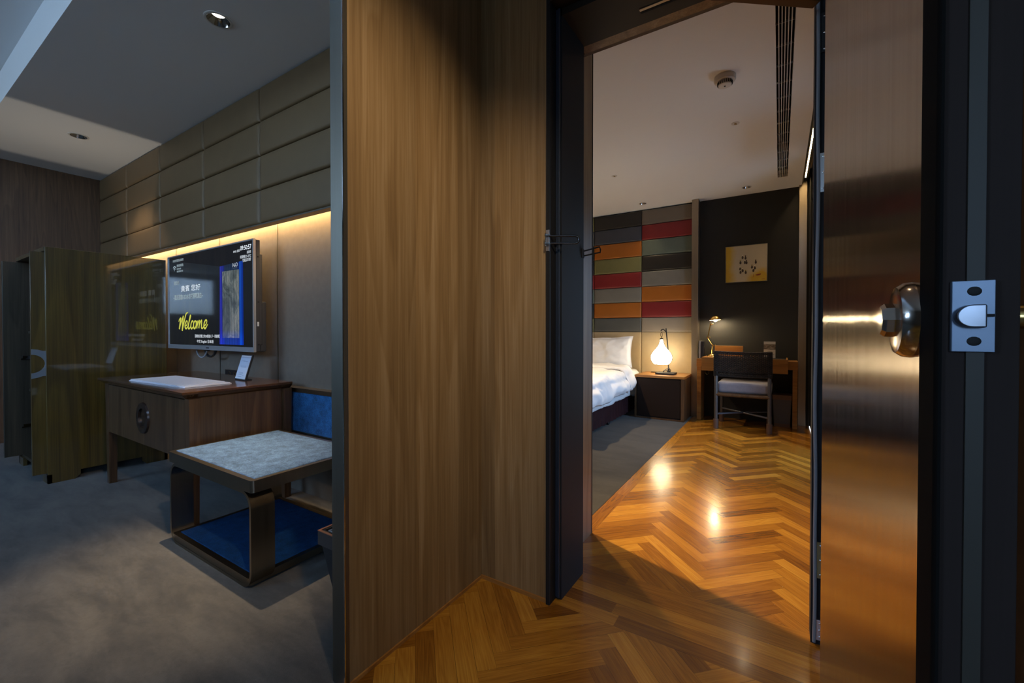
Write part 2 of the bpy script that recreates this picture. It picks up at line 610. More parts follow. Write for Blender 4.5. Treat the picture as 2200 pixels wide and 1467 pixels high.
def herringbone(rect, ox, oy):
    q = math.sqrt(.5)
    for m in range(-14, 15):
        for k in range(-140, 141):
            bu, bv = k * PW + m * PL, k * PW - m * PL
            for (u0, u1, v0, v1, along) in ((bu, bu + PL, bv, bv + PW, 'u'),
                                            (bu + PL, bu + PL + PW, bv + PW - PL, bv + PW, 'v')):
                P = []
                for u, v in ((u0, v0), (u1, v0), (u1, v1), (u0, v1)):
                    s, t = (u - u0, v - v0) if along == 'u' else (v - v0, u - u0)
                    P.append(((u - v) * q + ox, (u + v) * q + oy, s, t))
                P = clip(P, rect)
                if P: floor_polys.append((P, PW))


def strips(rect, along, width):
    x0, x1, y0, y1 = rect
    a0, a1, b0, b1 = (x0, x1, y0, y1) if along == 'x' else (y0, y1, x0, x1)
    b = b0
    while b < b1 - 1e-4:
        bb = min(b + width, b1)
        a = a0 - random.uniform(0, .5)
        while a < a1:
            L = random.uniform(.45, .8)
            c0, c1 = max(a, a0), min(a + L, a1)
            if c1 > c0:
                if along == 'x': P = [(c0, b, c0, 0), (c1, b, c1, 0), (c1, bb, c1, bb - b), (c0, bb, c0, bb - b)]
                else: P = [(b, c0, c0, 0), (bb, c0, c0, bb - b), (bb, c1, c1, bb - b), (b, c1, c1, 0)]
                floor_polys.append((P, bb - b))
            a += L
        b = bb


herringbone((-.86, .58, 1.87, 6.02), -.32 + .046, 0.012)
strips((-.86, .58, 1.53, 1.87), 'x', .068)
strips((-.94, -.86, 2.176, 6.02), 'y', .08)
herringbone((-1.16, .50, -2.6, 1.53), -.82 + .046, .03)
fb = bmesh.new()
uvl = fb.loops.layers.uv.new('plank')
cl = fb.loops.layers.float_color.new('tint')
for P, wd in floor_polys:
    vs = [fb.verts.new((p[0], p[1], 0)) for p in P]
    f = fb.faces.new(vs)
    if f.normal.z < 0: f.normal_flip()
    f.normal_update()
    col = (random.betavariate(2.2, 2.2), random.random(), wd, 1)
    for lp in f.loops:
        p = P[vs.index(lp.vert)]
        lp[uvl].uv = (p[2], p[3]); lp[cl] = col
bmesh.ops.recalc_face_normals(fb, faces=fb.faces)
for f in fb.faces:
    f.normal_update()
    if f.normal.z < 0: f.normal_flip()
fm = bpy.data.meshes.new('floor'); fb.to_mesh(fm); fb.free(); fm.materials.append(M['parquet'])
fo = bpy.data.objects.new('floor', fm); C.objects.link(fo)
_tag(fo, 'glossy orange teak herringbone floor running through the doorway', 'floor', kind='structure')

struct('floor', MB().box(-6.46, -1.16, -3.2, 1.72, -.03, 0), M['carpet'], 'dark mottled grey brown carpet under the bench and table', 'carpet')
struct('floor', MB().box(-4.2, -.94, 2.176, 6.02, -.03, .002), M['carpet_bed'], 'plain grey carpet beside the bed', 'carpet')

# ------------------------------------------------------------------ shell
ZC = 2.79
# living room
def wall_with_hole(name, axis, pos, thick, a0, a1, z0, z1, hole, mat, label):
    """vertical wall at axis=pos..pos+thick with rectangular hole (b0,b1,c0,c1)"""
    m = MB(); b0, b1, c0, c1 = hole
    for p0, p1, q0, q1 in ((a0, b0, z0, z1), (b1, a1, z0, z1), (b0, b1, z0, c0), (b0, b1, c1, z1)):
        if p1 - p0 < 1e-4 or q1 - q0 < 1e-4: continue
        if axis == 'x': m.box(pos, pos + thick, p0, p1, q0, q1)
        else: m.box(p0, p1, pos, pos + thick, q0, q1)
    return struct(name, m, mat, label, 'wall')


struct('wall_left', MB().box(-6.62, -6.46, -3.36, 1.78, 0, 3.1), M['darkwood'], 'dark vertical grain wood wall left of the armoire', 'wall')
wall_with_hole('wall_rear', 'y', -3.36, .16, -6.62, -1.0, 0, 3.1, (-5.2, -3.2, 1.82, 2.77), M['wallfab'], 'window wall of the living room behind the viewer')
struct('wall_back', MB().box(-6.62, -1.12, 1.68, 1.78, 0, 3.1), M['wallfab'], 'grey brown wall behind the television', 'wall')
struct('wall_back', MB().box(-2.205, -1.18, 1.575, 1.68, 1.845, ZC), M['padfab'], 'brown upper wall end above the light cove', 'wall')
for i, x in enumerate((-3.05, -3.92, -4.77)):
    struct('trim_%d' % (i + 1), MB().box(x - .004, x + .004, 1.676, 1.681, 0, 1.93), M['bronze_trim'], 'thin metal seam on the wall behind the television', 'trim')
struct('ceiling', MB().box(-6.62, -1.12, .648, 1.78, ZC, 3.06), M['ceil'], 'lower grey ceiling with two downlights', 'ceiling')
struct('ceiling', MB().box(-6.62, -1.12, -3.36, .66, 3.02, 3.12), M['ceil'], 'raised ceiling strip toward the windows', 'ceiling')
# foyer
struct('ceiling', MB().box(-1.18, 4.1, -2.7, 1.81, 2.60, 2.72), M['ceil'], 'foyer ceiling above the door', 'ceiling')
wall_with_hole('wall_front', 'y', -2.76, .16, -1.18, 4.1, 0, 3.1, (.65, 1.15, 1.05, 2.15), M['wallfab'], 'foyer wall behind the viewer')
struct('wall_front_end', MB().box(-1.18, -1.0, -3.36, -2.6, 0, 3.1), M['wallfab'], 'wall corner behind the viewer', 'wall')
struct('wall_right', MB().box(.50, .62, -.12, 1.80, 0, 2.62), M['wallfab'], 'foyer wall behind the open door', 'wall')
struct('wall_side_room', MB().box(.62, 4.1, .5, .62, 0, 2.62), M['wallfab'], 'wall of the side room behind the viewer', 'wall')
wall_with_hole('wall_side_window', 'x', 4.0, .12, -2.7, .6, 0, 2.62, (-2.4, -1.2, 1.5, 2.5), M['wallfab'], 'window wall of the side room')
struct('floor', MB().box(.50, 4.1, -2.7, .62, -.03, -.002), M['carpet'], 'side room floor', 'floor')
struct('wall_center', MB().box(-1.17, -1.12, .832, 1.60, 0, 3.1), M['partition'], 'warm wood partition wall between living room and foyer', 'wall')
struct('trim_4', MB().box(-1.181, -1.119, .815, .832, 0, 3.1, .002), M['bronze_trim'], 'bronze end cap on the free edge of the wood partition', 'trim')
struct('trim_5', MB().box(-1.12, -1.1195 + .004, .812, .8155, 0, 3.1), M['chrome'], 'bright thin edge strip of the partition end cap', 'trim')
dm = MB().box(-1.12, -.79, 1.52, 1.79, 0, 2.62).box(-.79, .62, 1.52, 1.90, 2.415, 2.62).box(.15, .62, 1.80, 1.90, 0, 2.415)
struct('wall_door', dm, M['partition'], 'warm wood wall beside the dark door frame', 'wall')
# skirting
struct('baseboard_partition', MB().box(-1.12, -1.114, .832, 1.52, 0, .012).box(-1.12, -.79, 1.512, 1.52, 0, .014), M['deskwood'], 'thin wood bead along the foot of the partition', 'trim')
# bedroom
struct('wall_bed_side', MB().box(-.96, -.86, 1.79, 2.172, 0, ZC), M['partition'], 'wood wall return just beyond the door frame', 'wall')
struct('trim_6', MB().box(-.962, -.858, 2.172, 2.178, 0, ZC), M['matteblack'], 'dark edge of the wood wall return', 'trim')
struct('wall_bed_back', MB().box(-4.3, .62, 6.0, 6.12, 0, 3.1), M['darkwall'], 'black textured wall behind the desk', 'wall')
struct('floor', MB().box(.72, 2.8, 3.2, 5.4, -.1, .12), M['frame'], 'added dark slab blocking ground light outside the bedroom window', 'floor')  # unseen slab added to keep blue ground light off the ceiling
struct('wall_bed_left', MB().box(-4.3, -4.2, 1.9, 6.0, 0, 3.1), M['wallfab'], 'far side wall of the bedroom beyond the bed', 'wall')
struct('wall_bed_front', MB().box(-4.3, -.96, 2.06, 2.176, 0, ZC).box(-.96, .62, 1.90, 1.92, 2.415, ZC), M['wallfab'], 'bedroom wall on the door side', 'wall')
wall_with_hole('wall_bed_right', 'x', .58, .12, 1.90, 6.12, 0, 3.1, (4.05, 4.55, .3, 2.1), M['wallfab'], 'bedroom window wall')
struct('ceiling', MB().box(-4.3, .205, 1.79, 6.0, ZC, 2.98), M['ceil'], 'warm white bedroom ceiling with an air grille', 'ceiling')
struct('ceiling', MB().box(.205, .62, 1.79, 6.0, 2.98, 3.1), M['ceil'], 'top of the bedroom light cove', 'ceiling')
struct('trim_12', MB().box(.216, .262, 1.92, 5.80, 2.8205, 2.84).box(.206, .216, 1.92, 5.90, 2.79, 2.84), M['bronze_trim'], 'metal channel holding the light strip in the bedroom cove', 'trim')
struct('trim_7', MB().box(-.965, -.885, 5.86, 5.999, 0, ZC, .003), M['post'], 'champagne metal post between the coloured panels and black wall', 'trim')
struct('trim_8', MB().box(.182, .258, 5.94, 5.999, 0, 2.97, .002), M['post'], 'pale metal strip beside the black wall at the window', 'trim')
struct('trim_9', MB().box(.30, .315, 1.83, 6.0, 2.62, 2.95), M['black'], 'dark curtain pelmet edge along the cove', 'trim')


def window(name, axis, pos, a0, a1, z0, z1, n, label):
    t = thing(name, label, 'window', (pos, (a0 + a1) / 2, z0) if axis == 'x' else ((a0 + a1) / 2, pos, z0))
    t['kind'] = 'structure'
    f = MB(); d = .03; wd = .05
    def bar(p0, p1, q0, q1):
        if axis == 'x': f.box(pos - d, pos + d, p0, p1, q0, q1, .004)
        else: f.box(p0, p1, pos - d, pos + d, q0, q1, .004)
    bar(a0, a1, z0, z0 + wd); bar(a0, a1, z1 - wd, z1)
    for i in range(n + 1):
        c = a0 + (a1 - a0) * i / n
        bar(max(a0, c - wd / 2), min(a1, c + wd / 2), z0, z1)
    f.build('window_frame', M['frame'], t)
    g = MB()
    if axis == 'x': g.box(pos - .004, pos + .004, a0, a1, z0, z1)
    else: g.box(a0, a1, pos - .004, pos + .004, z0, z1)
    g.build('window_pane', M['glass'], t, smooth=False)
    return t


n = N('clear_glass')
tr = n.n('ShaderNodeBsdfTransparent'); gl = n.n('ShaderNodeBsdfGlossy'); mx = n.n('ShaderNodeMixShader')
gl.inputs['Roughness'].default_value = .02
mx.inputs[0].default_value = .06
n.l(tr.outputs[0], mx.inputs[1]); n.l(gl.outputs[0], mx.inputs[2]); n.l(mx.outputs[0], n.out.inputs[0])
M['glass'] = n.m
window('window_1', 'y', -3.29, -5.2, -3.2, 1.82, 2.77, 2, 'living room rear window')
window('window_2', 'y', -2.69, .65, 1.15, 1.05, 2.15, 1, 'narrow foyer window behind the viewer')
window('window_3', 'x', 4.07, -2.4, -1.2, 1.5, 2.5, 1, 'side room window')
window('window_4', 'x', .64, 4.05, 4.55, .3, 2.1, 1, 'bedroom window behind the open door')

# ------------------------------------------------------------------ door frame
t = thing('door_frame', 'charcoal metal door frame around the open doorway', 'door frame', (-.3, 1.6, 0)); t['kind'] = 'structure'
t.name = 'door_1'
# left jamb profile (x, y), extruded in z
L = [(-.79, 1.506), (-.774, 1.506), (-.774, 1.565), (-.749, 1.565), (-.749, 1.79), (-.79, 1.79)]
MB().prism(L, 'z', 0, 2.44).build('jamb', M['frame'], t)
R_ = [(.150, 1.800), (.130, 1.800), (.130, 1.822), (.0985, 1.822), (.0985, 1.90), (.150, 1.90)]
MB().prism(R_, 'z', 0, 2.44).build('jamb', M['frame'], t)
H = [(1.506, 2.44), (1.506, 2.40), (1.565, 2.40), (1.565, 2.373), (1.79, 2.373), (1.79, 2.44)]
MB().prism([(a, b) for a, b in H], 'x', -.774, .50).build('lintel', M['lintel'], t)
g = MB()
g.box(-.7735, -.7615, 1.556, 1.5645, .01, 2.398, .003).box(-.7655, -.7535, 1.5535, 1.5645, .01, 2.398, .003)
g.build('gasket', plain('dark_blue_gasket', (.02, .028, .045), .4), t)
gp = [(.1080 + .0016 * math.sin(z * 5.1) + .001 * math.sin(z * 13), 1.814, z) for z in [.01 + 2.38 * i / 40 for i in range(41)]]
MB().tube(gp, .0056, 8).build('gasket', M['gasket'], t)
MB().box(-.478, .40, 1.70, 1.712, 2.3705, 2.3745).build('slide_track', M['post'], t)
MB().box(-.478, .40, 1.714, 1.726, 2.3700, 2.3745).build('track_slot', M['dark_hole'], t)
def screws(zs, x, y, par):
    s = MB()
    for z in zs: s.lathe([(0, .0012), (.003, .0012), (.0042, 0)], (x, y, z), 10, 'x')
    return s.build('screw', M['chrome'], par)
HZ = (2.197, 2.061, 1.716, 1.582, .362, .236, .089, .018)
for z0, z1, mt in ((HZ[1], HZ[0], 'matteblack'), (HZ[3], HZ[2], 'steel'), (HZ[5], HZ[4], 'brass_dull'), (HZ[7], HZ[6], 'steel')):
    h = MB().box(.1085, .1295, 1.8165, 1.822, z0, z1, .0006).build('hinge_plate', M[mt], t)
    s = MB()
    for q in ((z0 + .012), (z0 + z1) / 2, (z1 - .012)):
        s.sphere((.1245, 1.8165, q), .0036, (1, .35, 1), 10, 6)
    s.build('screw', M['chrome'], h)
# ------------------------------------------------------------------ door leaf
dl = thing('door_leaf', 'open bronze skinned door at the right edge', 'door', (.12, 1.0, 0)); dl['kind'] = 'structure'
dl.name = 'door_2'
MB().box(.1012, .146, .4515, 1.425, .008, 2.395, .001).build('core', M['dooredge'], dl)
MB().box(.099, .1012, .4800, 1.425, .008, 2.395).build('door_skin', M['doorface'], dl)
MB().prism([(.0988, .4815), (.1010, .4520), (.1030, .4490), (.1048, .4490), (.1048, .4815)], 'z', .008, 2.395).build('edge_bead', plain('matte_edge_bead', (.010, .009, .008), .8, 0, .05), dl)
MB().box(.118, .1275, .4495, .452, .008, 2.395).build('edge_strip', plain('olive_edge_strip', (.040, .033, .022), .55), dl)
# escutcheon with thumb turn on the inner face
ec = MB().lathe([(0, .012), (.022, .012), (.0295, .0105), (.0330, .006), (.0338, 0)], (.099, .512, 1.110), 40, 'x', Matrix.Scale(-1, 4, (1, 0, 0))).build('escutcheon', M['nickel'], dl)
th = MB()
th.lathe([(0, .012), (.0125, .012), (.0150, .009), (.0155, 0), (0, 0)], (.090, .512, 1.110), 8, 'x', Matrix.Scale(-1, 4, (1, 0, 0)))
th.build('thumb_turn', M['nickel'], ec, 20)
# latch plate on the door edge
pl = MB()
pl.box(.1095, .1325, .4475, .4515, 1.0845, 1.1375, .0006)
lp = pl.build('latch_plate', M['plate'], dl)
s = MB()
for z in (1.1295, 1.0925): s.sphere((.1215, .4478, z), .0036, (1.15, .35, 1), 16, 8)
s.build('screw_hole', M['matteblack'], lp)
lb = MB()
lb.prism([(.1105 + .009 + .009 * math.cos(a), 1.111 + .0085 * math.sin(a)) for a in [math.radians(90 + 180 * i / 12) for i in range(13)]]
         + [(.1265, 1.1025), (.1265, 1.1195)], 'y', .4405, .449, .0012)
lb.build('latch_bolt', plain('dark_latch_steel', (.20, .21, .24), .3, 1), lp)
MB().box(.1265, .1315, .4455, .449, 1.1105, 1.1125).build('spring_pin', M['matteblack'], lp)
# outer lever handle
lv = MB()
lv.lathe([(0, .012), (.022, .012), (.026, .004), (.026, 0)], (.146, .535, 1.112), 28, 'x')
lv.cyl((.150, .535, 1.112), (.196, .535, 1.112), .010)
lv.tube([(.196, .535, 1.112), (.200, .56, 1.112), (.200, .60, 1.112), (.200, .66, 1.112)], [.010, .0105, .010, .009], 14)
lv.build('lever_handle', M['brass'], dl)

# closer arm continues on the door leaf: arm is part of the leaf
def flat_bar(m, a, b, wd, h):
    a, b = Vector(a), Vector(b)
    d = (b - a).normalized(); nrm = Vector((-d.y, d.x, 0)) * wd / 2
    m.hexa([a - nrm - Vector((0, 0, h / 2)), b - nrm - Vector((0, 0, h / 2)), b + nrm - Vector((0, 0, h / 2)), a + nrm - Vector((0, 0, h / 2)),
            a - nrm + Vector((0, 0, h / 2)), b - nrm + Vector((0, 0, h / 2)), b + nrm + Vector((0, 0, h / 2)), a + nrm + Vector((0, 0, h / 2))], .001)
    return m
ARM_A, ARM_B = (-.190, 1.545, 2.206), (.0985, 1.768, 2.206)
flat_bar(MB(), ARM_A, ARM_B, .034, .012).build('closer_arm', plain('dark_bronze_arm', (.10, .062, .035), .4, .5), t)

# ------------------------------------------------------------------ swing bar door guard
g = thing('door_guard', 'chrome swing bar door guard on the left door casing', 'door guard', (-.782, 1.504, 1.45))
gb = MB().box(-.790, -.7745, 1.5025, 1.506, 1.478, 1.502, .001).box(-.790, -.7745, 1.5025, 1.506, 1.418, 1.440, .001).box(-.790, -.7745, 1.5025, 1.506, 1.436, 1.482, .001)
gb.build('base_plate', M['steel'], g)
kn = MB()
kn.cyl((-.788, 1.497, 1.438), (-.788, 1.497, 1.488), .0032)
for z in (1.479, 1.447):
    kn.hexa([(-.790, 1.492, z - .004), (-.768, 1.494, z - .003), (-.768, 1.500, z - .003), (-.790, 1.502, z - .004),
             (-.790, 1.492, z + .004), (-.768, 1.494, z + .003), (-.768, 1.500, z + .003), (-.790, 1.502, z + .004)], .0008)
kn.build('knuckle', M['chrome'], g)
GL = .118
def swing(l, z): return (-.788 + .85 * l, 1.497 + .53 * l, z)
pts = [swing(.014, 1.4775)]
for i in range(13):
    a = math.radians(90 - 180 * i / 12)
    pts.append(swing(GL + .0145 * math.cos(a), 1.463 + .0145 * math.sin(a)))
pts.append(swing(.014, 1.4485))
MB().tube(pts, .0042, 10).build('swing_bar', plain('smoked_chrome_bar', (.10, .11, .13), .22, 1), g)
g2 = thing('door_guard', 'black looped door guard bar at the far edge of the left jamb', 'door guard', (-.749, 1.775, 1.44))
P0 = Vector((-.748, 1.782, 1.430)); D = Vector((.060, -.035, .006)).normalized()
base = MB().box(-.749, -.7455, 1.765, 1.79, 1.428, 1.468, .001).build('base_plate', M['matteblack'], g2)
lp_ = []
A0 = Vector((-.747, 1.786, 1.459)); A1 = Vector((-.697, 1.850, 1.484)); B1 = Vector((-.694, 1.853, 1.459)); B0 = Vector((-.747, 1.786, 1.438))
MB().tube([A0, A0.lerp(A1, .5), A1, A1.lerp(B1, .5) + Vector((.003, 0, 0)), B1, B0.lerp(B1, .5), B0], .0034, 8).build('loop_bar', M['matteblack'], g2)

# ------------------------------------------------------------------ living: padded panels
XB = [-2.21, -3.06, -3.905, -4.77, -5.605, -6.445]
ZB = [1.845, 2.081, 2.317, 2.553, 2.787]
colw = ['beside the partition edge', 'above the television clock', 'above the television left half', 'above the armoire side', 'in the wood wall corner']
roww = ['bottom', 'second', 'third', 'top']
for ci in range(5):
    for ri in range(4):
        p = MB().pad(XB[ci + 1] + .003, XB[ci] - .003, ZB[ri] + .002, ZB[ri + 1] - .002, 1.552, 1.598)
        o = p.build('padded_panel', M['padfab'], None, 50)
        lab = {'bottom': 'bottom row brown padded wall panel ', 'second': 'second row up brown padded wall panel ', 'third': 'third row up brown padded wall panel ', 'top': 'top row brown padded wall panel under the ceiling '}[roww[ri]]
        tag_mesh(o, lab + colw[ci], 'wall panel', 'brown padded panels above the light cove')
struct('trim_10', MB().box(-6.455, -1.18, 1.560, 1.60, 1.835, 1.8445).box(-6.455, -2.21, 1.600, 1.612, 1.835, 2.79).box(-6.455, -1.18, 1.612, 1.68, 1.93, 1.95), plain('cove_lip', (.10, .075, .05), .5), 'thin lip under the brown padded panels', 'trim')
led = MB().quad((-6.40, 1.628, 1.903), (-6.40, 1.650, 1.903), (-1.22, 1.650, 1.903), (-1.22, 1.628, 1.903)).build('glow_strip', M['led'], None, smooth=False)
tag_mesh(led, 'warm light strip hidden under the padded panels behind the television', 'light strip')

# downlights
def downlight(x, y, r, zc, label, group, lens, on):
    d = thing('downlight', label, 'downlight', (x, y, zc), group)
    MB().lathe([(r * .86, .004), (r * .9, -.003), (r, -.004), (r * 1.12, -.002), (r * 1.14, .003)], (x, y, zc), 36).build('trim_ring', M['white'], d)
    MB().lathe([(r * .90, -.003), (r * .78, .012), (r * .60, .026), (r * .5, .034)], (x, y, zc - .001), 36).build('reflector', M['chrome'], d)
    MB().lathe([(0, .030), (r * .52, .0315)], (x, y, zc - .001), 30).build('lamp_lens', lens, d)
    return d


def cut(o, cutter_mb):
    """subtract a shape from a mesh object for good"""
    me = bpy.data.meshes.new('cutter'); cutter_mb.bm.to_mesh(me); cutter_mb.bm.free()
    c = bpy.data.objects.new('cutter', me); C.objects.link(c)
    md = o.modifiers.new('b', 'BOOLEAN'); md.operation = 'DIFFERENCE'; md.object = c; md.solver = 'EXACT'
    dg = bpy.context.evaluated_depsgraph_get()
    nm = bpy.data.meshes.new_from_object(o.evaluated_get(dg))
    o.modifiers.clear()
    o.data = nm
    bpy.data.objects.remove(c); bpy.data.meshes.remove(me)


ceil_live = bpy.data.objects['ceiling']
ceil_bed = bpy.data.objects['ceiling.003']
m = MB()
for x, y, r in ((-2.588, 1.112, .060), (-5.144, 1.117, .060)): m.lathe([(0, -.05), (r, -.05), (r, .06), (0, .06)], (x, y, ZC), 40)
cut(ceil_live, m)
m = MB()
for x, y, r in ((-1.543, 5.687, .047), (-.339, 5.696, .047)): m.lathe([(0, -.05), (r, -.05), (r, .06), (0, .06)], (x, y, ZC), 40)
m.box(-.030, .062, 2.28, 5.53, ZC - .05, ZC + .10)
cut(ceil_bed, m)
downlight(-2.588, 1.112, .060, ZC, 'lit chrome downlight in the grey ceiling above the blue bench', 'ceiling downlights', M['lens'], 1)
downlight(-5.144, 1.117, .060, ZC, 'chrome downlight in the pale lit patch of ceiling above the cabinet', 'ceiling downlights', M['glow_off'], 1)
downlight(-1.543, 5.687, .047, ZC, 'small chrome downlight in the bedroom ceiling above the coloured panels', 'ceiling downlights', M['glow_off'], 1)
downlight(-.339, 5.696, .047, ZC, 'small chrome downlight in the bedroom ceiling in front of the picture', 'ceiling downlights', M['glow_off'], 1)

# ------------------------------------------------------------------ cabinet (pocket door armoire)
cb = thing('armoire', 'tall lacquered walnut armoire with its pocket doors slid open, left of the television', 'cabinet', (-4.9, 1.12, 0))
CX0, CX1, CY0, CY1 = -5.35, -4.44, .785, 1.490
MB().box(CX1 - .022, CX1, CY0, CY1, .062, 1.705, .002).build('side_panel', M['cabinet'], cb)
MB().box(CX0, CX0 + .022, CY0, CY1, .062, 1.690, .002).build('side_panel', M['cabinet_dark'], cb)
tp = MB()
WX0, WX1, WY0, WY1 = -5.33, -5.062, 1.016, 1.30      # opening of an added well whose rim shapes the ceiling patch
for a, b, c, d in ((CX0 - .005, WX0, CY0 - .006, CY1), (WX1, CX1 - .023, CY0 - .006, CY1), (WX0, WX1, CY0 - .006, WY0), (WX0, WX1, WY1, CY1)):
    tp.box(a, b, c, d, 1.675, 1.704)
tp.build('top_panel', M['cabinet'], cb)
wl_ = MB()
for a, b, c, d in ((WX0 - .006, WX0, WY0, WY1), (WX1, WX1 + .006, WY0, WY1), (WX0, WX1, WY0 - .006, WY0), (WX0, WX1, WY1, WY1 + .006)):
    wl_.box(a, b, c, d, 1.43, 1.7035)
wl_.box(WX0, WX1, WY0, WY1, 1.43, 1.436).build('added_patch_well', M['matteblack'], cb)
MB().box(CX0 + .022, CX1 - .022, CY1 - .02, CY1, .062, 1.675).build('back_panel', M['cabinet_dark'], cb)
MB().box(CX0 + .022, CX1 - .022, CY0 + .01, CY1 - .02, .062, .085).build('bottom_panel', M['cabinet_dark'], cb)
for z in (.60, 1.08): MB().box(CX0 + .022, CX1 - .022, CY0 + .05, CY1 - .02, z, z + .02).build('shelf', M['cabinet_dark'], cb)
ft = [(CX1 - .022, CY0, 0, .17), (CX1 - .022, CY1 - .17, 0, .17), (CX0, CY0, 0, .17), (CX0, CY1 - .17, 0, .17)]
for x, y, _, ln in ft:
    f = MB().prism([(y, .0), (y + ln - .03, 0), (y + ln, .03), (y + ln, .064), (y, .064)] if y < 1 else [(y + .03, 0), (y + ln, 0), (y + ln, .064), (y, .064), (y, .03)], 'x', x, x + .022)
    if x > -4.9: f.box(CX1 - .14, CX1, CY0 if y < 1 else CY1 - .022, CY0 + .022 if y < 1 else CY1, 0, .064)
    else: f.box(CX0, CX0 + .14, CY0 if y < 1 else CY1 - .022, CY0 + .022 if y < 1 else CY1, 0, .064)
    f.build('foot', M['cabinet'], cb)
# right pocket door sticks out at the front with half its ring pull
rd = MB().box(-4.480, -4.456, .714, CY0 + .45, .075, 1.664, .0015).build('door', M['cabinet'], cb)
ZR, RR = .871, .098
outer = [(.714, ZR + .102), (.745, ZR + .098), (.770, ZR + .088), (.7845, ZR + .088), (.7845, ZR - .092), (.770, ZR - .092), (.745, ZR - .102), (.714, ZR - .108)]
inn = [(.714 + .066 * math.cos(a), ZR - .003 + .066 * math.sin(a)) for a in [math.radians(-90 + 180 * i / 20) for i in range(21)]]
po = MB(); po.prism(outer + inn[:], 'x', -4.4562, -4.4535)
po.build('ring_pull', plain('blue_grey_pull_plate', (.25, .27, .30), .35, .6), rd)
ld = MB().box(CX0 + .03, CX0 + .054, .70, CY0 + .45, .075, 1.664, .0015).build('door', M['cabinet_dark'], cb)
MB().box(CX0 + .030, CX0 + .0545, .6985, .7005, .075, 1.664).build('edge_band', M['bronze_trim'], ld)
for z in (.30, .865): MB().box(CX0 + .054, CX0 + .068, .79, .83, z, z + .012, .002).box(CX0 + .06, CX0 + .066, .80, .86, z + .002, z + .03, .001).build('hinge', M['chrome'], ld)
sf = thing('safe', 'small black safe standing inside the open armoire', 'safe', (-4.9, 1.15, .62))
MB().box(-5.20, -4.56, .95, 1.42, .621, .98, .006).build('body', M['black'], sf)
MB().box(-5.18, -4.58, .940, .95, .635, .965, .003).build('door', M['darkplastic'], sf)
MB().lathe([(0, .012), (.02, .012), (.022, 0)], (-4.80, .928, .80), 20, 'y').build('knob', M['chrome'], sf)
il = MB().box(-5.0, -4.94, .95, 1.02, 1.660, 1.674).build('cabinet_lamp', emit('dim_cabinet_lamp', (1, .42, .14), 2.2), cb)

# ------------------------------------------------------------------ writing table
tb = thing('writing_table', 'dark walnut writing table with an overhanging top under the television', 'table', (-3.44, 1.33, 0))
TX0, TX1, TY0, TY1 = -4.155, -2.742, .985, 1.605
def topslab(m, x0, x1, y0, y1, z0, z1, inset):
    m.hexa([(x0 + inset, y0 + inset, z0), (x1 - inset, y0 + inset, z0), (x1 - inset, y1, z0), (x0 + inset, y1, z0),
            (x0, y0, z0 + (z1 - z0) * .62), (x1, y0, z0 + (z1 - z0) * .62), (x1, y1, z0 + (z1 - z0) * .62), (x0, y1, z0 + (z1 - z0) * .62)])
    m.box(x0, x1, y0, y1, z0 + (z1 - z0) * .62, z1, .003)
    return m
topslab(MB(), TX0, TX1, TY0, TY1, .724, .765, .030).build('table_top', M['table_top'], tb)
for x in (-4.128, -2.800):
    for y in (1.018, 1.545):
        MB().hexa([(x + .006, y + .006, 0), (x + .050, y + .006, 0), (x + .050, y + .050, 0), (x + .006, y + .050, 0),
                   (x, y, .724), (x + .056, y, .724), (x + .056, y + .056, .724), (x, y + .056, .724)], .003).build('leg', M['table'], tb)
MB().box(-2.790, -2.765, 1.074, 1.545, .38, .724, .002).build('side_panel', M['table'], tb)
MB().box(-4.118, -4.095, 1.074, 1.545, .38, .724, .002).build('side_panel', M['table'], tb)
MB().box(-4.072, -2.80, 1.575, 1.590, .38, .724).box(-4.09, -2.80, 1.05, 1.575, .38, .392).build('back_panel', M['table'], tb)
dr = MB().box(-4.070, -3.412, 1.022, 1.044, .378, .716, .0015).box(-3.4105, -2.802, 1.022, 1.044, .378, .716, .0015).build('drawer_front', M['table'], tb)
rg = MB()
RC = (-3.411, 1.021, .549)
rg.lathe([(.062, .0), (.062, .010), (.074, .013), (.096, .010), (.100, .0)], (RC[0], RC[1], RC[2]), 44, 'y')
rg.build('ring_pull', plain('dark_bronze_ring', (.045, .030, .024), .22, .5), dr)
MB().lathe([(0, .003), (.055, .003), (.063, .001)], (RC[0], 1.022, RC[2]), 36, 'y').build('pull_recess', brushed('recess_metal', (.22, .18, .15), .25), dr)

bk = thing('room_directory', 'white paper folder lying on the dark writing table', 'folder', (-3.45, 1.17, .765))
rotB = Matrix.Translation((-3.33, 1.18, .765)) @ Matrix.Rotation(math.radians(3), 4, 'Z')
MB().box(-.385, .372, -.125, .135, 0.0005, .004, .0008, M=rotB).build('back_cover', M['paper'], bk)
MB().box(-.378, .366, -.120, .13, .0042, .0085, .0008, M=rotB).build('pages', plain('page_block', (.60, .59, .64), .7), bk)
MB().box(-.385, .30, -.124, .135, .0087, .0115, .0008, M=rotB @ Matrix.Rotation(math.radians(-1.2), 4, 'Z')).build('front_cover', M['paper'], bk)

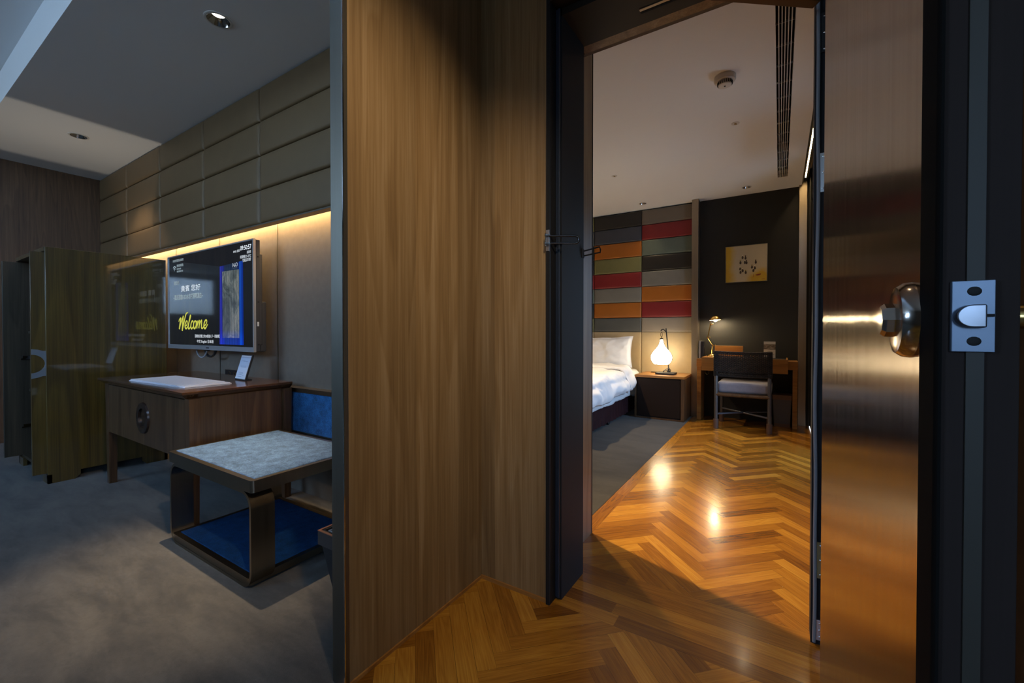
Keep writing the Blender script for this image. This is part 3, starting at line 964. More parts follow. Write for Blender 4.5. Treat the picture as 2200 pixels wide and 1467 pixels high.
# leaning tablet stand
st = thing('table_sign', 'slanted white information card in a black stand on the writing table', 'sign', (-3.12, 1.44, .765))
Ms = Matrix.Translation((-3.118, 1.452, .767)) @ Matrix.Rotation(math.radians(-4), 4, 'Z') @ Matrix.Rotation(math.radians(-16), 4, 'X')
MB().box(-.082, .082, 0, .012, 0, .178, .002, M=Ms).build('frame', M['black'], st)
cardm = N('info_card')
v = cardm.coord()
sp = cardm.n('ShaderNodeSeparateXYZ'); cardm.l(v, sp.inputs[0])
gz = cardm.ramp(sp.outputs[2], [(.04, (.62, .66, .74)), (.085, (.60, .64, .73)), (.09, (.48, .55, .68)), (.15, (.42, .50, .64)), (.152, (.30, .33, .42)), (.16, (.55, .56, .60))])
cardm.l(gz, cardm.b.inputs['Base Color']); cardm.val('Roughness', .25)
MB().box(-.075, .075, -.0015, .0, .008, .170, M=Ms).build('card', cardm.m, st)
ln = MB()
for i, (a, b, z) in enumerate(((-.04, .04, .095), (-.03, .045, .088), (-.05, .0, .135), (-.02, .05, .128), (-.05, .02, .05), (-.03, .03, .043), (-.05, .01, .036), (.02, .05, .03), (-.045, .015, .022))):
    ln.box(a, b, -.0022, -.0012, z, z + .0022, M=Ms)
ln.build('print', plain('grey_print', (.20, .24, .34), .6), st)
MB().box(-.07, .07, .012, .05, 0, .006, M=Matrix.Translation((-3.118, 1.452, .7655)) @ Matrix.Rotation(math.radians(-4), 4, 'Z')).build('foot', M['black'], st)

sk = thing('socket_plate', 'black wall socket plate above the back of the writing table', 'socket', (-3.70, 1.676, .80))
MB().box(-3.815, -3.53, 1.668, 1.680, .727, .790, .002).build('plate', M['black'], sk)
for x in (-3.745, -3.66):
    MB().lathe([(.016, 0), (.016, .002), (.019, .002), (.019, 0)], (x, 1.668, .758), 20, 'y').build('outlet', M['brass_dull'], sk)

# ------------------------------------------------------------------ television
tv = thing('television', 'large wall mounted flat television showing a welcome screen', 'television', (-3.84, 1.62, .95))
VX0, VX1, VZ0, VZ1 = -4.565, -3.112, .952, 1.748
MB().box(VX0 + .004, VX1 - .004, 1.556, 1.592, VZ0 + .004, VZ1 - .004, .004).box(VX0 + .03, VX1 - .012, 1.592, 1.612, VZ0 + .05, VZ1 - .10, .006).box(VX0 + .20, VX1 - .02, 1.60, 1.645, VZ0 - .0, VZ0 + .36, .012).build('back_housing', M['darkplastic'], tv)
bz = MB()
bz.ring([(VX0, VZ0), (VX1, VZ0), (VX1, VZ1), (VX0, VZ1)], [(VX0 + .012, VZ0 + .034), (VX1 - .012, VZ0 + .034), (VX1 - .012, VZ1 - .010), (VX0 + .012, VZ1 - .010)], 'y', 1.543, 1.560)
bzo = bz.build('bezel', M['greymetal'], tv)
MB().box(-3.84, -3.79, 1.5424, 1.5432, VZ0 + .012, VZ0 + .020).build('badge', M['black'], bzo)
scm = N('tv_glass')
scm.val('Base Color', (.004, .004, .005, 1)); scm.val('Roughness', .03); scm.val('Specular IOR Level', 1.0)
scm.val('Emission Color', (.7, .8, 1, 1)); scm.val('Emission Strength', .006)
scr = MB().box(VX0 + .011, VX1 - .011, 1.548, 1.556, VZ0 + .033, VZ1 - .009).build('screen', scm.m, tv, smooth=False)
MB().box(VX1 - .0025, VX1 + .0005, 1.568, 1.580, 1.135, 1.165).build('side_label', plain('label_white', (.5, .5, .5), .5), tv)
for z in (1.62, 1.30, 1.00): MB().box(VX1 - .004, VX1 + .0006, 1.573, 1.583, z, z + .010).build('side_slot', M['dark_hole'], tv)
MB().box(-4.0, -3.6, 1.640, 1.734, 1.10, 1.60).build('wall_bracket', M['black'], tv)
cbl = MB()
cbl.tube([(-4.12 + .105 * math.sin(a) * 1.0, 1.625, .955 - .055 * math.sin(a * .5) ** 2 * 1.2 - .005) if 0 else (-4.11 + .10 * math.cos(a), 1.62, .965 + .085 * math.sin(a)) for a in [math.radians(180 + 180 * i / 16) for i in range(17)]], .006, 8)
cbl.build('cable', M['cable'], tv)
cb2 = MB()
cb2.tube([(-3.99 + .10 * math.cos(a), 1.635, .965 + .075 * math.sin(a)) for a in [math.radians(180 + 180 * i / 16) for i in range(17)]], .010, 8)
cb2.box(-4.05, -4.0, 1.61, 1.64, .935, .96, .004)
cb2.build('cable', M['black'], tv)
MB().box(-3.62, -3.48, 1.595, 1.64, .944, .952).build('speaker_slot', M['black'], tv)

E_W = emit('screen_white', (.86, .93, 1), .95)
E_D = emit('screen_pale', (.70, .88, .95), .5)
E_Y = emit('screen_yellow', (.76, .76, .09), .75)
SY = 1.5474


def text(s, x0, x1, z0, z1, mat, name='caption', parent=None, y=SY, bold=0.0):
    cu = bpy.data.curves.new('t', 'FONT'); cu.body = s; cu.size = 1; cu.offset = bold; cu.resolution_u = 3
    o = bpy.data.objects.new('t', cu); C.objects.link(o)
    bpy.context.view_layer.update()
    me = bpy.data.meshes.new_from_object(o.evaluated_get(bpy.context.evaluated_depsgraph_get()))
    bpy.data.objects.remove(o); bpy.data.curves.remove(cu)
    xs = [v.co.x for v in me.vertices]; zs = [v.co.y for v in me.vertices]
    if not xs: return None
    a, b, c, d = min(xs), max(xs), min(zs), max(zs)
    off = base_of(parent)
    for v in me.vertices:
        x = x0 + (v.co.x - a) / (b - a) * (x1 - x0); z = z0 + (v.co.y - c) / (d - c) * (z1 - z0)
        v.co = Vector((x, y, z)) - off
    me.materials.clear(); me.materials.append(mat)
    me.name = name
    r = bpy.data.objects.new(name, me); C.objects.link(r); r.parent = parent
    return r


text('09:50:57', -3.300, -3.146, 1.681, 1.714, E_W, parent=scr, bold=.012)
text('09/02 週四', -3.402, -3.308, 1.674, 1.692, E_W, parent=scr)
text('高雄市', -3.206, -3.150, 1.650, 1.672, E_W, parent=scr)
text('多雲時晴 27~33°C', -3.305, -3.150, 1.622, 1.646, E_W, parent=scr)
text('空氣品質 良好', -3.268, -3.151, 1.596, 1.620, E_W, parent=scr)
text('系統將於閒置後自動關閉', -4.465, -4.252, 1.694, 1.716, E_D, parent=scr)
text('無線網路', -4.385, -4.252, 1.648, 1.672, E_D, parent=scr)
text('帳號密碼', -4.385, -4.300, 1.625, 1.640, E_D, parent=scr)
text('免費使用', -4.385, -4.262, 1.602, 1.618, E_D, parent=scr)
text('親愛的', -4.449, -4.340, 1.496, 1.530, E_D, parent=scr)
text('貴賓 您好', -4.303, -3.942, 1.432, 1.484, E_W, parent=scr)
text('~歡迎蒞臨H2O水京棧國際酒店~', -4.459, -3.895, 1.366, 1.412, E_D, parent=scr, bold=.01)
text('【請按遙控器上的OK鍵進入下一頁選單】', -4.044, -3.625, 1.048, 1.073, E_W, parent=scr)
text('中文 English 日本語', -4.008, -3.723, 1.002, 1.031, E_W, parent=scr)
wf = MB()
for r0, r1 in ((.0, .008), (.018, .026), (.036, .044)):
    pts_o = [(-4.43 + r1 * math.cos(a), 1.617 + r1 * math.sin(a)) for a in [math.radians(45 + 90 * i / 10) for i in range(11)]]
    pts_i = [(-4.43 + r0 * math.cos(a), 1.617 + r0 * math.sin(a)) for a in [math.radians(135 - 90 * i / 10) for i in range(11)]]
    P = pts_o + (pts_i if r0 > 0 else [(-4.43, 1.617)])
    wf.bm.faces.new([wf.bm.verts.new((x, SY, z)) for x, z in P])
wf.build('signal_icon', E_D, scr, smooth=False)


def brush(strokes, mat, name, parent, y=SY):
    """hand lettered strokes: list of [(x, z, width)...] drawn with a slanted flat pen"""
    m = MB(); yy = y
    for st_ in strokes:
        P = [Vector((a, b, 0)) for a, b, _ in st_]; W = [c for _, _, c in st_]
        Q = []; n = 8
        for i in range(len(P) - 1):
            p0 = P[max(0, i - 1)]; p1 = P[i]; p2 = P[i + 1]; p3 = P[min(len(P) - 1, i + 2)]
            for k in range(n):
                t = k / n
                q = .5 * ((2 * p1) + (p2 - p0) * t + (2 * p0 - 5 * p1 + 4 * p2 - p3) * t * t + (3 * p1 - p0 - 3 * p2 + p3) * t ** 3)
                Q.append((q, W[i] * (1 - t) + W[i + 1] * t))
        Q.append((P[-1], W[-1]))
        prev = None
        for i, (q, wd) in enumerate(Q):
            a = Q[max(0, i - 1)][0]; b = Q[min(len(Q) - 1, i + 1)][0]
            d = (b - a).normalized(); nr = Vector((-d.y, d.x, 0)) * wd / 2
            cur = (m.bm.verts.new((q.x + nr.x, yy, q.y + nr.y)), m.bm.verts.new((q.x - nr.x, yy, q.y - nr.y)))
            if prev: m.bm.faces.new((prev[0], prev[1], cur[1], cur[0]))
            prev = cur
        yy -= .00003
    return m.build(name, mat, parent, smooth=False)


# lettering laid out in a unit frame: x 0..10, z 0..5, then mapped to the screen
def wl(pts):
    X0, X1, Z0, Z1 = -4.356, -3.812, 1.098, 1.256
    return [(X0 + x / 10 * (X1 - X0), Z0 + z / 5 * (Z1 - Z0), wd * .010) for x, z, wd in pts]
W_ = [
    [(.05, 2.6, .8), (.25, 3.1, 1.2), (.75, 3.6, 1.6)],
    [(.85, 3.7, 1.6), (.55, 2.2, 2.2), (.25, .6, 2.2)],
    [(.25, .6, 1.2), (.9, 2.4, 1.4), (1.75, 4.15, 1.6)],
    [(1.75, 4.15, 1.6), (1.5, 2.2, 2.2), (1.3, .15, 2.2)],
    [(1.3, .15, 1.2), (1.9, 2.2, 1.6), (2.6, 4.4, 1.6), (3.0, 4.85, 1.2), (3.45, 4.95, .5)],
    [(2.35, 1.35, .7), (2.95, 1.75, 1.2), (3.15, 2.5, 1.2), (2.85, 2.75, 1.3), (2.4, 2.0, 1.7), (2.35, 1.1, 1.8), (2.75, .75, 1.5), (3.3, 1.3, .9)],
    [(3.3, 1.3, .9), (4.0, 3.0, 1.2), (4.35, 4.05, 1.3), (4.15, 4.1, 1.3), (3.75, 2.6, 1.7), (3.45, 1.1, 1.8), (3.75, .7, 1.4), (4.3, 1.3, .8)],
    [(5.15, 2.4, 1.3), (4.95, 2.75, 1.4), (4.5, 2.2, 1.6), (4.35, 1.2, 1.8), (4.65, .72, 1.5), (5.25, 1.3, .8)],
    [(5.75, 2.75, 1.2), (5.3, 2.0, 1.7), (5.35, 1.0, 1.7), (5.75, .78, 1.4), (6.15, 1.6, 1.4), (6.1, 2.5, 1.4), (5.8, 2.75, 1.1), (6.4, 2.45, .7)],
    [(6.55, 2.8, 1.4), (6.5, 1.9, 1.6), (6.35, .75, 1.7)],
    [(6.4, 1.2, .9), (6.9, 2.4, 1.3), (7.25, 2.75, 1.3), (7.2, 1.9, 1.6), (7.05, .8, 1.7)],
    [(7.1, 1.2, .9), (7.6, 2.4, 1.3), (8.0, 2.8, 1.3), (7.95, 1.9, 1.6), (7.9, 1.0, 1.6), (8.2, .75, 1.2), (8.6, 1.2, .8)],
    [(8.6, 1.3, .7), (9.35, 1.8, 1.2), (9.65, 2.6, 1.2), (9.3, 2.85, 1.3), (8.8, 2.1, 1.7), (8.75, 1.1, 1.8), (9.15, .78, 1.5), (9.95, 1.85, .7)],
]
brush([wl(s_) for s_ in W_], E_Y, 'welcome_lettering', scr)
text('H', -3.412, -3.388, 1.572, 1.600, E_W, 'logo', scr, bold=.01)
text('2', -3.386, -3.372, 1.570, 1.584, E_W, 'logo', scr, bold=.01)
text('O', -3.371, -3.340, 1.572, 1.601, E_W, 'logo', scr)
text('HOTEL', -3.412, -3.340, 1.560, 1.565, E_D, 'logo', scr)
# picture on the screen: blue edged block of vertical strips
pm = N('screen_strip_picture')
v = pm.coord((1, 1, 1))
sp = pm.n('ShaderNodeSeparateXYZ'); pm.l(v, sp.inputs[0])
# local x runs 0.22..0.58, z 0.05..0.66 from the television base
xx = sp.outputs[0]; zz = sp.outputs[2]
stripe = pm.math('GREATER_THAN', pm.math('FRACT', pm.math('MULTIPLY', xx, 62)), .38)
u = pm.math('DIVIDE', pm.math('SUBTRACT', xx, .22), .36)
blue = pm.ramp(u, [(0, (.05, .06, .75)), (.16, (.02, .03, .50)), (.24, (.02, .05, .12)), (.70, (.02, .05, .12)), (.82, (.01, .02, .18)), (.86, (.01, .16, .9)), (.94, (.0, .08, .75)), (1, (.0, .02, .3))])
grey = pm.ramp(pm.noise(pm.coord((5, 1, 3.2)), 1.7, 5, .6, 1.2), [(.30, (.03, .05, .06)), (.5, (.22, .27, .27)), (.62, (.42, .45, .42)), (.75, (.12, .14, .16))])
inside = pm.math('MULTIPLY', pm.math('MULTIPLY', pm.math('GREATER_THAN', u, .13), pm.math('LESS_THAN', u, .83)), pm.math('MULTIPLY', pm.math('GREATER_THAN', zz, .10), pm.math('LESS_THAN', zz, .60)))
low = pm.ramp(zz, [(.05, (.0, .05, .8)), (.11, (.0, .03, .5)), (.16, (.0, .0, .06)), (.5, (0, 0, 0))])
colr = pm.mix(inside, blue, grey)
colr = pm.mix(.8, colr, low, 'ADD')
colr = pm.mix(pm.math('MULTIPLY', pm.math('SUBTRACT', 1.0, stripe), .8), colr, (.0, .0, .01))
pm.val('Base Color', (.004, .004, .005, 1)); pm.val('Roughness', .03)
pm.l(colr, pm.b.inputs['Emission Color']); pm.val('Emission Strength', .55)
pp = MB().quad((-3.620, SY, 1.0), (-3.262, SY, 1.0), (-3.262, SY, 1.606), (-3.615, SY, 1.592))
po_ = pp.build('strip_picture', pm.m, scr, smooth=False)

tv.location = (-3.7206, 1.5697, .9547)
tv.scale = (.969, .969, .969)

# ------------------------------------------------------------------ bench
bn = thing('bench', 'bronze framed low bench with a denim blue seat and a blue lower shelf', 'bench', (-2.29, 1.2, 0))
BX0, BX1, BY0, BY1 = -2.712, -1.866, .912, 1.50
fr = MB()
ro = rrect(BX0, BX1, BY0, BY1, .018); ri = rrect(BX0 + .024, BX1 - .024, BY0 + .024, BY1 - .024, .006)
fr.ring(ro, ri, 'z', .418, .470)
fr.box(BX0 + .02, BX1 - .02, BY0 + .02, BY1 - .02, .418, .428)
fr.build('seat_frame', M['bronze'], bn)
MB().box(BX0 + .025, BX1 - .025, BY0 + .025, BY1 - .025, .43, .4735, .006, 3).build('seat_cushion', M['seat'], bn)
for y in (.915, 1.395):
    o_ = rrect(BX0 + .012, BX1 - .012, .0, .4175, .075, 10); i_ = rrect(BX0 + .026, BX1 - .026, .014, .4035, .061, 10)
    MB().ring(o_, i_, 'y', y, y + .100).build('leg_loop', M['bronze'], bn)
lf = MB()
lf.ring(rrect(BX0 + .030, BX1 - .030, BY0 + .004, BY1 - .01, .018), rrect(BX0 + .056, BX1 - .056, BY0 + .030, BY1 - .036, .006), 'z', .0145, .046)
lf.box(BX0 + .05, BX1 - .05, BY0 + .02, BY1 - .03, .0145, .024)
lf.build('shelf_frame', M['bronze'], bn)
MB().box(BX0 + .057, BX1 - .057, BY0 + .031, BY1 - .037, .025, .048, .005, 3).build('shelf_cushion', M['seatblue'], bn)
bp = thing('backrest_panel', 'blue upholstered backrest panel on the wall behind the bench', 'backrest', (-2.3, 1.64, .40))
BPX0, BPX1 = -2.985, -1.62
MB().ring([(BPX0, .405), (BPX1, .405), (BPX1, .722), (BPX0, .722)], [(BPX0 + .022, .432), (BPX1 - .022, .432), (BPX1 - .022, .695), (BPX0 + .022, .695)], 'y', 1.615, 1.68).build('frame', M['bronze'], bp)
MB().box(BPX0 + .022, BPX1 - .022, 1.621, 1.675, .432, .695, .006, 3).build('cushion', M['backblue'], bp)
MB().box(BPX0, BPX1, 1.655, 1.68, .30, .405).build('lower_rail', M['matteblack'], bp)

# waste bin by the partition
wb = thing('waste_bin', 'dark tapered waste bin with a copper rim beside the partition edge', 'waste bin', (-1.36, 1.1, 0))
def taper(m, x0, x1, y0, y1, z0, z1, k0, k1):
    m.hexa([(x0 + k0, y0 + k0, z0), (x1 - k0, y0 + k0, z0), (x1 - k0, y1 - k0, z0), (x0 + k0, y1 - k0, z0),
            (x0 + k1, y0 + k1, z1), (x1 - k1, y0 + k1, z1), (x1 - k1, y1 - k1, z1), (x0 + k1, y1 - k1, z1)], .002)
    return m
taper(MB(), -1.532, -1.25, .995, 1.26, 0, .268, .05, .008).build('body', M['matteblack'], wb)
WBO = [(-1.532, .995), (-1.25, .995), (-1.25, 1.26), (-1.532, 1.26)]
WBI = [(-1.514, 1.013), (-1.268, 1.013), (-1.268, 1.242), (-1.514, 1.242)]
MB().ring(WBO, WBI, 'z', .262, .315).build('collar', M['darkplastic'], wb)
MB().ring([(x + (.0 if x > -1.4 else -.001), y) for x, y in WBO], [(-1.523, 1.004), (-1.259, 1.004), (-1.259, 1.251), (-1.523, 1.251)], 'z', .3145, .3175).build('rim', M['copper'], wb)
MB().ring([(-1.505, 1.022), (-1.277, 1.022), (-1.277, 1.233), (-1.505, 1.233)], [(-1.499, 1.028), (-1.283, 1.028), (-1.283, 1.227), (-1.499, 1.227)], 'z', .25, .312).build('inner_bin', plain('grey_liner', (.30, .30, .31), .5), wb)

# ------------------------------------------------------------------ bedroom: coloured padded wall
PC = {'black': (.022, .019, .016), 'navy': (.045, .050, .065), 'orange': (.34, .105, .012), 'olive': (.165, .155, .06),
      'red': (.20, .016, .018), 'grey': (.165, .155, .135), 'dark grey': (.085, .088, .082), 'taupe': (.155, .125, .095),
      'green grey': (.105, .13, .105), 'light taupe': (.25, .21, .165)}
PM = {k: leather('panel_' + k.replace(' ', '_'), c, .40) for k, c in PC.items()}
ZR_ = [2.778, 2.573, 2.362, 2.146, 1.930, 1.718, 1.506, 1.290, 1.087]
XC = [-.968, -1.634, -2.332, -3.03]
cols = [['taupe', 'red', 'green grey', 'black', 'grey', 'orange', 'red', 'light taupe'],
        ['black', 'navy', 'orange', 'olive', 'red', 'grey', 'orange', 'dark grey'],
        ['olive', 'dark grey', 'black', 'black', 'red', 'green grey', 'black', 'olive']]
rows = ['top', 'second', 'third', 'fourth', 'fifth', 'sixth', 'seventh', 'lowest']
where = ['in the column beside the metal post', 'in the wide column above the pillow', 'in the sliver at the door edge']
for ci in range(3):
    for ri in range(8):
        o = MB().pad(XC[ci + 1] + .002, XC[ci] - .002, ZR_[ri + 1] + .002, ZR_[ri] - .002, 5.962, 5.998, .010, .004).build('padded_panel', PM[cols[ci][ri]], None, 50)
        tag_mesh(o, '%s padded panel, %s from the top, %s' % (cols[ci][ri], rows[ri], where[ci]) if 0 < ri < 7 else '%s padded wall panel, %s one %s' % (cols[ci][ri], rows[ri], where[ci]), 'wall panel', 'coloured padded panels on the bedroom wall')
hw = ['behind the bedside lamp', 'behind the white pillow', 'at the far left behind the bed']
for ci in range(3):
    o = MB().pad(XC[ci + 1] + .002, XC[ci] - .002, .02, 1.085, 5.955, 5.998, .010, .004).build('headboard_panel', M['beige'], None, 50)
    tag_mesh(o, 'beige padded headboard panel ' + hw[ci], 'headboard', 'beige headboard panels')

# ------------------------------------------------------------------ bed
BX_L, BX_R, BY_F, BY_H = -3.42, -1.66, 3.85, 5.93
bd = thing('bed', 'bed base and mattress with a burgundy valance, cut by the door edge', 'bed', (-2.54, 4.9, 0))
MB().box(BX_L + .02, BX_R - .02, BY_F + .02, BY_H, .30, .56, .05, 4).build('mattress', M['linen'], bd)
MB().box(BX_L + .04, BX_R - .04, BY_F + .04, BY_H, .08, .30, .01).build('base', M['matteblack'], bd)
# pleated valance
vt = bmesh.new()
path = []
ny = 150
for i in range(ny + 1): path.append((BX_R - .005, BY_H - .03 - (BY_H - .03 - BY_F) * i / ny, 1, 0))
for i in range(100): path.append((BX_R - .005 - (BX_R - BX_L) * (i + 1) / 101, BY_F, 0, -1))
for i in range(ny + 1): path.append((BX_L + .005, BY_F + (BY_H - .03 - BY_F) * i / ny, -1, 0))
zs = [.045, .12, .20, .27, .31]
G = []
for j, z in enumerate(zs):
    row = []
    for i, (x, y, nx, ny_) in enumerate(path):
        s_ = i * .014
        f = (noise.noise(Vector((s_ * 9, z * 1.5, 3))) * .022 + .010 * math.sin(s_ * 60)) * (1.0 - z / .34)
        row.append(vt.verts.new((x + nx * f, y + ny_ * f, z + .008 * noise.noise(Vector((s_ * 4, 1, 1))) if j == 0 else z)))
    G.append(row)
for a, b in zip(G, G[1:]):
    for i in range(len(path) - 1): vt.faces.new((a[i], a[i + 1], b[i + 1], b[i]))
mbv = MB(); mbv.bm.free(); mbv.bm = vt
sk_ = mbv.build('valance', M['skirt'], bd, 80)
lg = MB()
for x, y in ((-1.70, 4.80), (-3.36, 4.80)):
    g_ = MB()
    g_.cyl((x, y, .03), (x, y, .09), .016).lathe([(0, -.018), (.018, -.018), (.026, -.010), (.026, .010), (.018, .018), (0, .018)], (x, y, .026), 20, 'x')
    g_.build('caster', M['black'], bd)


def drape(x0, x1, xs_, z_top, z_side, y0, y1, ny_, amp, seed, close_foot=False, lip=0.0):
    """cloth over the bed: flat top from x0 to x1 then down to z_side on both sides"""
    r = .085
    sec = []
    n_top = 40
    def side(sgn, xe, zs_):
        P = []
        for i in range(9):
            a = PI / 2 * i / 8
            P.append((xe + sgn * (-r + r * math.sin(a)) + 0, z_top - r + r * math.cos(a), sgn * math.sin(a), math.cos(a)))
        n_ = 10
        for i in range(1, n_ + 1):
            t_ = i / n_
            P.append((xe + sgn * lip * math.sin(t_ * PI * .9), z_top - r + (zs_ - (z_top - r)) * t_, sgn, 0))
        return P
    b = bmesh.new(); rows_ = []
    for j in range(ny_ + 1):
        y = y0 + (y1 - y0) * j / ny_
        wob = .030 * noise.noise(Vector((y * 3.1, seed, 0))) + .014 * noise.noise(Vector((y * 11, seed, 4)))
        zs_ = z_side(y) + wob
        R_s = side(1, xs_(y), zs_)
        L_s = side(-1, x0, zs_)
        top = [(x0 + r + (xs_(y) - x0 - 2 * r) * i / n_top, z_top, 0, 1) for i in range(1, n_top)]
        S = list(reversed(L_s)) + top + R_s
        row = []
        for i, (x, z, nx, nz) in enumerate(S):
            p = Vector((x * 3.4, y * 3.4, z * 3.4 + seed))
            d = amp * (noise.noise(p) + .5 * noise.noise(p * 2.7) + .28 * noise.noise(p * 6.5))
            d += .35 * amp * math.sin(y * 19 + 4 * noise.noise(Vector((y * 3, z * 2, seed)))) * (1 if nx > .5 else .15)
            row.append(b.verts.new((x + nx * d, y, z + nz * d + (0.02 * math.cos((x - (x0 + x1) / 2) * 1.5) if nz > .9 else 0))))
        rows_.append(row)
    for a, c in zip(rows_, rows_[1:]):
        for i in range(len(a) - 1): b.faces.new((a[i], a[i + 1], c[i + 1], c[i]))
    bmesh.ops.recalc_face_normals(b, faces=b.faces)
    m_ = MB(); m_.bm.free(); m_.bm = b
    return m_


dv = drape(-3.50, BX_R, lambda y: -1.615 + .05 * min(1, max(0, (5.40 - y) / .4)), .612, lambda y: .415 - .085 * min(1, max(0, (5.50 - y) / 1.2)), 3.70, 5.395, 130, .030, 2.0, lip=.045)
dvo = dv.build('duvet', M['linen'], None, 80)
so = dvo.modifiers.new('thickness', 'SOLIDIFY'); so.thickness = .03; so.offset = -1
tag_mesh(dvo, 'puffy white duvet hanging over the right side of the bed', 'duvet')
fd = drape(-3.53, BX_R, lambda y: -1.600 + .03 * min(1, max(0, (5.38 - y) / .15)), .640, lambda y: .375 + .03 * (y - 5.2), 5.06, 5.39, 44, .022, 9.0, lip=.04)
fdo = fd.build('turned_back_fold', M['linen'], dvo, 80)
so = fdo.modifiers.new('thickness', 'SOLIDIFY'); so.thickness = .034; so.offset = 0
# under sheet edge below the duvet
us = drape(-3.45, BX_R, lambda y: -1.628, .572, lambda y: .262, 3.80, 5.90, 60, .006, 5.0)
uso = us.build('bed_sheet', M['linen'], bd, 80)
so = uso.modifiers.new('thickness', 'SOLIDIFY'); so.thickness = .006; so.offset = -1


def pillow(cx, cy, cz, wx, hz, th, tilt, seed):
    b = bmesh.new(); n_ = 34; F = []; Bk = []
    for j in range(n_ + 1):
        rf, rb = [], []
        for i in range(n_ + 1):
            u = -1 + 2 * i / n_; v = -1 + 2 * j / n_
            k = max(0, (1 - abs(u / .93) ** 2.6)) * max(0, (1 - abs(v / .90) ** 2.6)) if abs(u) < .93 and abs(v) < .90 else 0
            k = k ** .45
            pin = 1 - .050 * (1 - abs(u) ** 2) * (abs(v) ** 4)   # edges pulled in, corners stay out
            pin2 = 1 - .075 * (1 - abs(v) ** 2) * (abs(u) ** 4)
            x = u * wx / 2 * pin2; z = v * hz / 2 * pin
            d = .022 * noise.noise(Vector((u * 2.2, v * 2.2, seed))) + .010 * noise.noise(Vector((u * 6, v * 4, seed)))
            f_ = .003 + th / 2 * k + d * min(1, k * 3) + .010 * math.sin(u * 7 + seed) * (abs(v) ** 3)
            rf.append(b.verts.new((x, -f_ - .01 * noise.noise(Vector((u * 2, v * 2, seed + 5))) * (1 - k), z)))
            rb.append(b.verts.new((x, max(th / 2 * k * .8, .003) - .01 * noise.noise(Vector((u * 2, v * 2, seed + 5))) * (1 - k), z)))
        F.append(rf); Bk.append(rb)
    for G_, fl in ((F, 0), (Bk, 1)):
        for j in range(n_):
            for i in range(n_):
                b.faces.new((G_[j][i], G_[j][i + 1], G_[j + 1][i + 1], G_[j + 1][i]))
    bd_ = [(0, i) for i in range(n_)] + [(i, n_) for i in range(n_)] + [(n_, n_ - i) for i in range(n_)] + [(n_ - i, 0) for i in range(n_)]
    for a in range(len(bd_)):
        p, q_ = bd_[a], bd_[(a + 1) % len(bd_)]
        b.faces.new((F[p[0]][p[1]], F[q_[0]][q_[1]], Bk[q_[0]][q_[1]], Bk[p[0]][p[1]]))
    bmesh.ops.recalc_face_normals(b, faces=b.faces)
    bmesh.ops.transform(b, matrix=Matrix.Translation((cx, cy, cz)) @ Matrix.Rotation(math.radians(tilt), 4, 'X') @ Matrix.Rotation(math.radians(-2.5), 4, 'Y'), verts=b.verts)
    m_ = MB(); m_.bm.free(); m_.bm = b
    return m_


po = pillow(-2.055, 5.77, .803, .72, .44, .17, -14, 3.0).build('pillow', M['linen'], None, 80)
tag_mesh(po, 'white pillow with a pointed corner leaning on the beige headboard', 'pillow')

# ------------------------------------------------------------------ nightstand
ns = thing('nightstand', 'low wooden nightstand with a dark brown front beside the bed', 'nightstand', (-1.263, 5.66, 0))
NX0, NX1, NY0, NY1 = -1.562, -.965, 5.40, 5.95
MB().box(NX0, NX1, NY0, NY1, .518, .547, .002).build('top_panel', M['nightwood'], ns)
MB().box(NX0, NX0 + .022, NY0 + .004, NY1, .012, .518, .001).build('side_panel', M['table'], ns)
MB().box(NX1 - .040, NX1, NY0 + .004, NY1, .012, .518, .001).build('side_panel', M['table'], ns)
MB().box(NX0 + .022, NX1 - .04, NY0 + .03, NY1, .022, .518).build('carcass', M['matteblack'], ns)
MB().box(NX0 + .028, NX1 - .050, NY0 + .012, NY0 + .03, .035, .505, .002).build('drawer_front', M['nightfront'], ns)
MB().box(NX0 + .004, NX1 - .004, NY0 + .012, NY1, .0, .022).build('plinth', M['table'], ns)
nd = MB().box(-1.46, -1.385, 5.80, 5.85, .547, .5555, .002)
tag_mesh(nd.build('notepad', M['nightfront'], None), 'small dark notepad lying at the back of the nightstand', 'notepad')

# ------------------------------------------------------------------ bedside lamp
bl = thing('bedside_lamp', 'glowing onion shaped glass lamp hung from a black hook stand on the nightstand', 'lamp', (-1.232, 5.66, .547))
MB().box(-1.345, -1.118, 5.56, 5.76, .547, .570, .003).build('base', M['matteblack'], bl)
s_ = MB()
s_.tube([(-1.207, 5.69, .568), (-1.214, 5.69, .85), (-1.241, 5.69, 1.136)], .0075, 10)
s_.tube([(-1.236, 5.69, 1.088), (-1.255, 5.69, 1.105), (-1.272, 5.69, 1.123), (-1.288, 5.685, 1.123), (-1.303, 5.68, 1.108), (-1.300, 5.68, 1.100)], .0062, 10)
s_.lathe([(0, 0), (.020, 0), (.013, .03), (.009, .06)], (-1.207, 5.69, .568), 16)
s_.build('hook_stand', M['matteblack'], bl)
GX, GY = -1.290, 5.66
prof = [(.012, 1.008), (.018, .985), (.024, .950), (.036, .918), (.058, .885), (.086, .852), (.112, .818), (.1275, .784), (.130, .755), (.123, .722), (.105, .692), (.088, .675)]
MB().lathe(prof + [(.07, .672), (0, .672)], (GX, GY, 0), 48).build('glass_shade', M['globe'], bl, 60)
cg = MB()
for i in range(6):
    a = 2 * PI * i / 6 - PI / 2 + PI / 6 + .12
    cg.tube([(GX + (r + .003) * math.cos(a), GY + (r + .003) * math.sin(a), z) for r, z in prof], .0034, 6)
cg.lathe([(0, 1.010), (.020, 1.010), (.020, .998), (.013, .990)], (GX, GY, 0), 20)
cg.tube([(GX, GY, 1.008), (GX, GY, 1.03)], .004, 8)
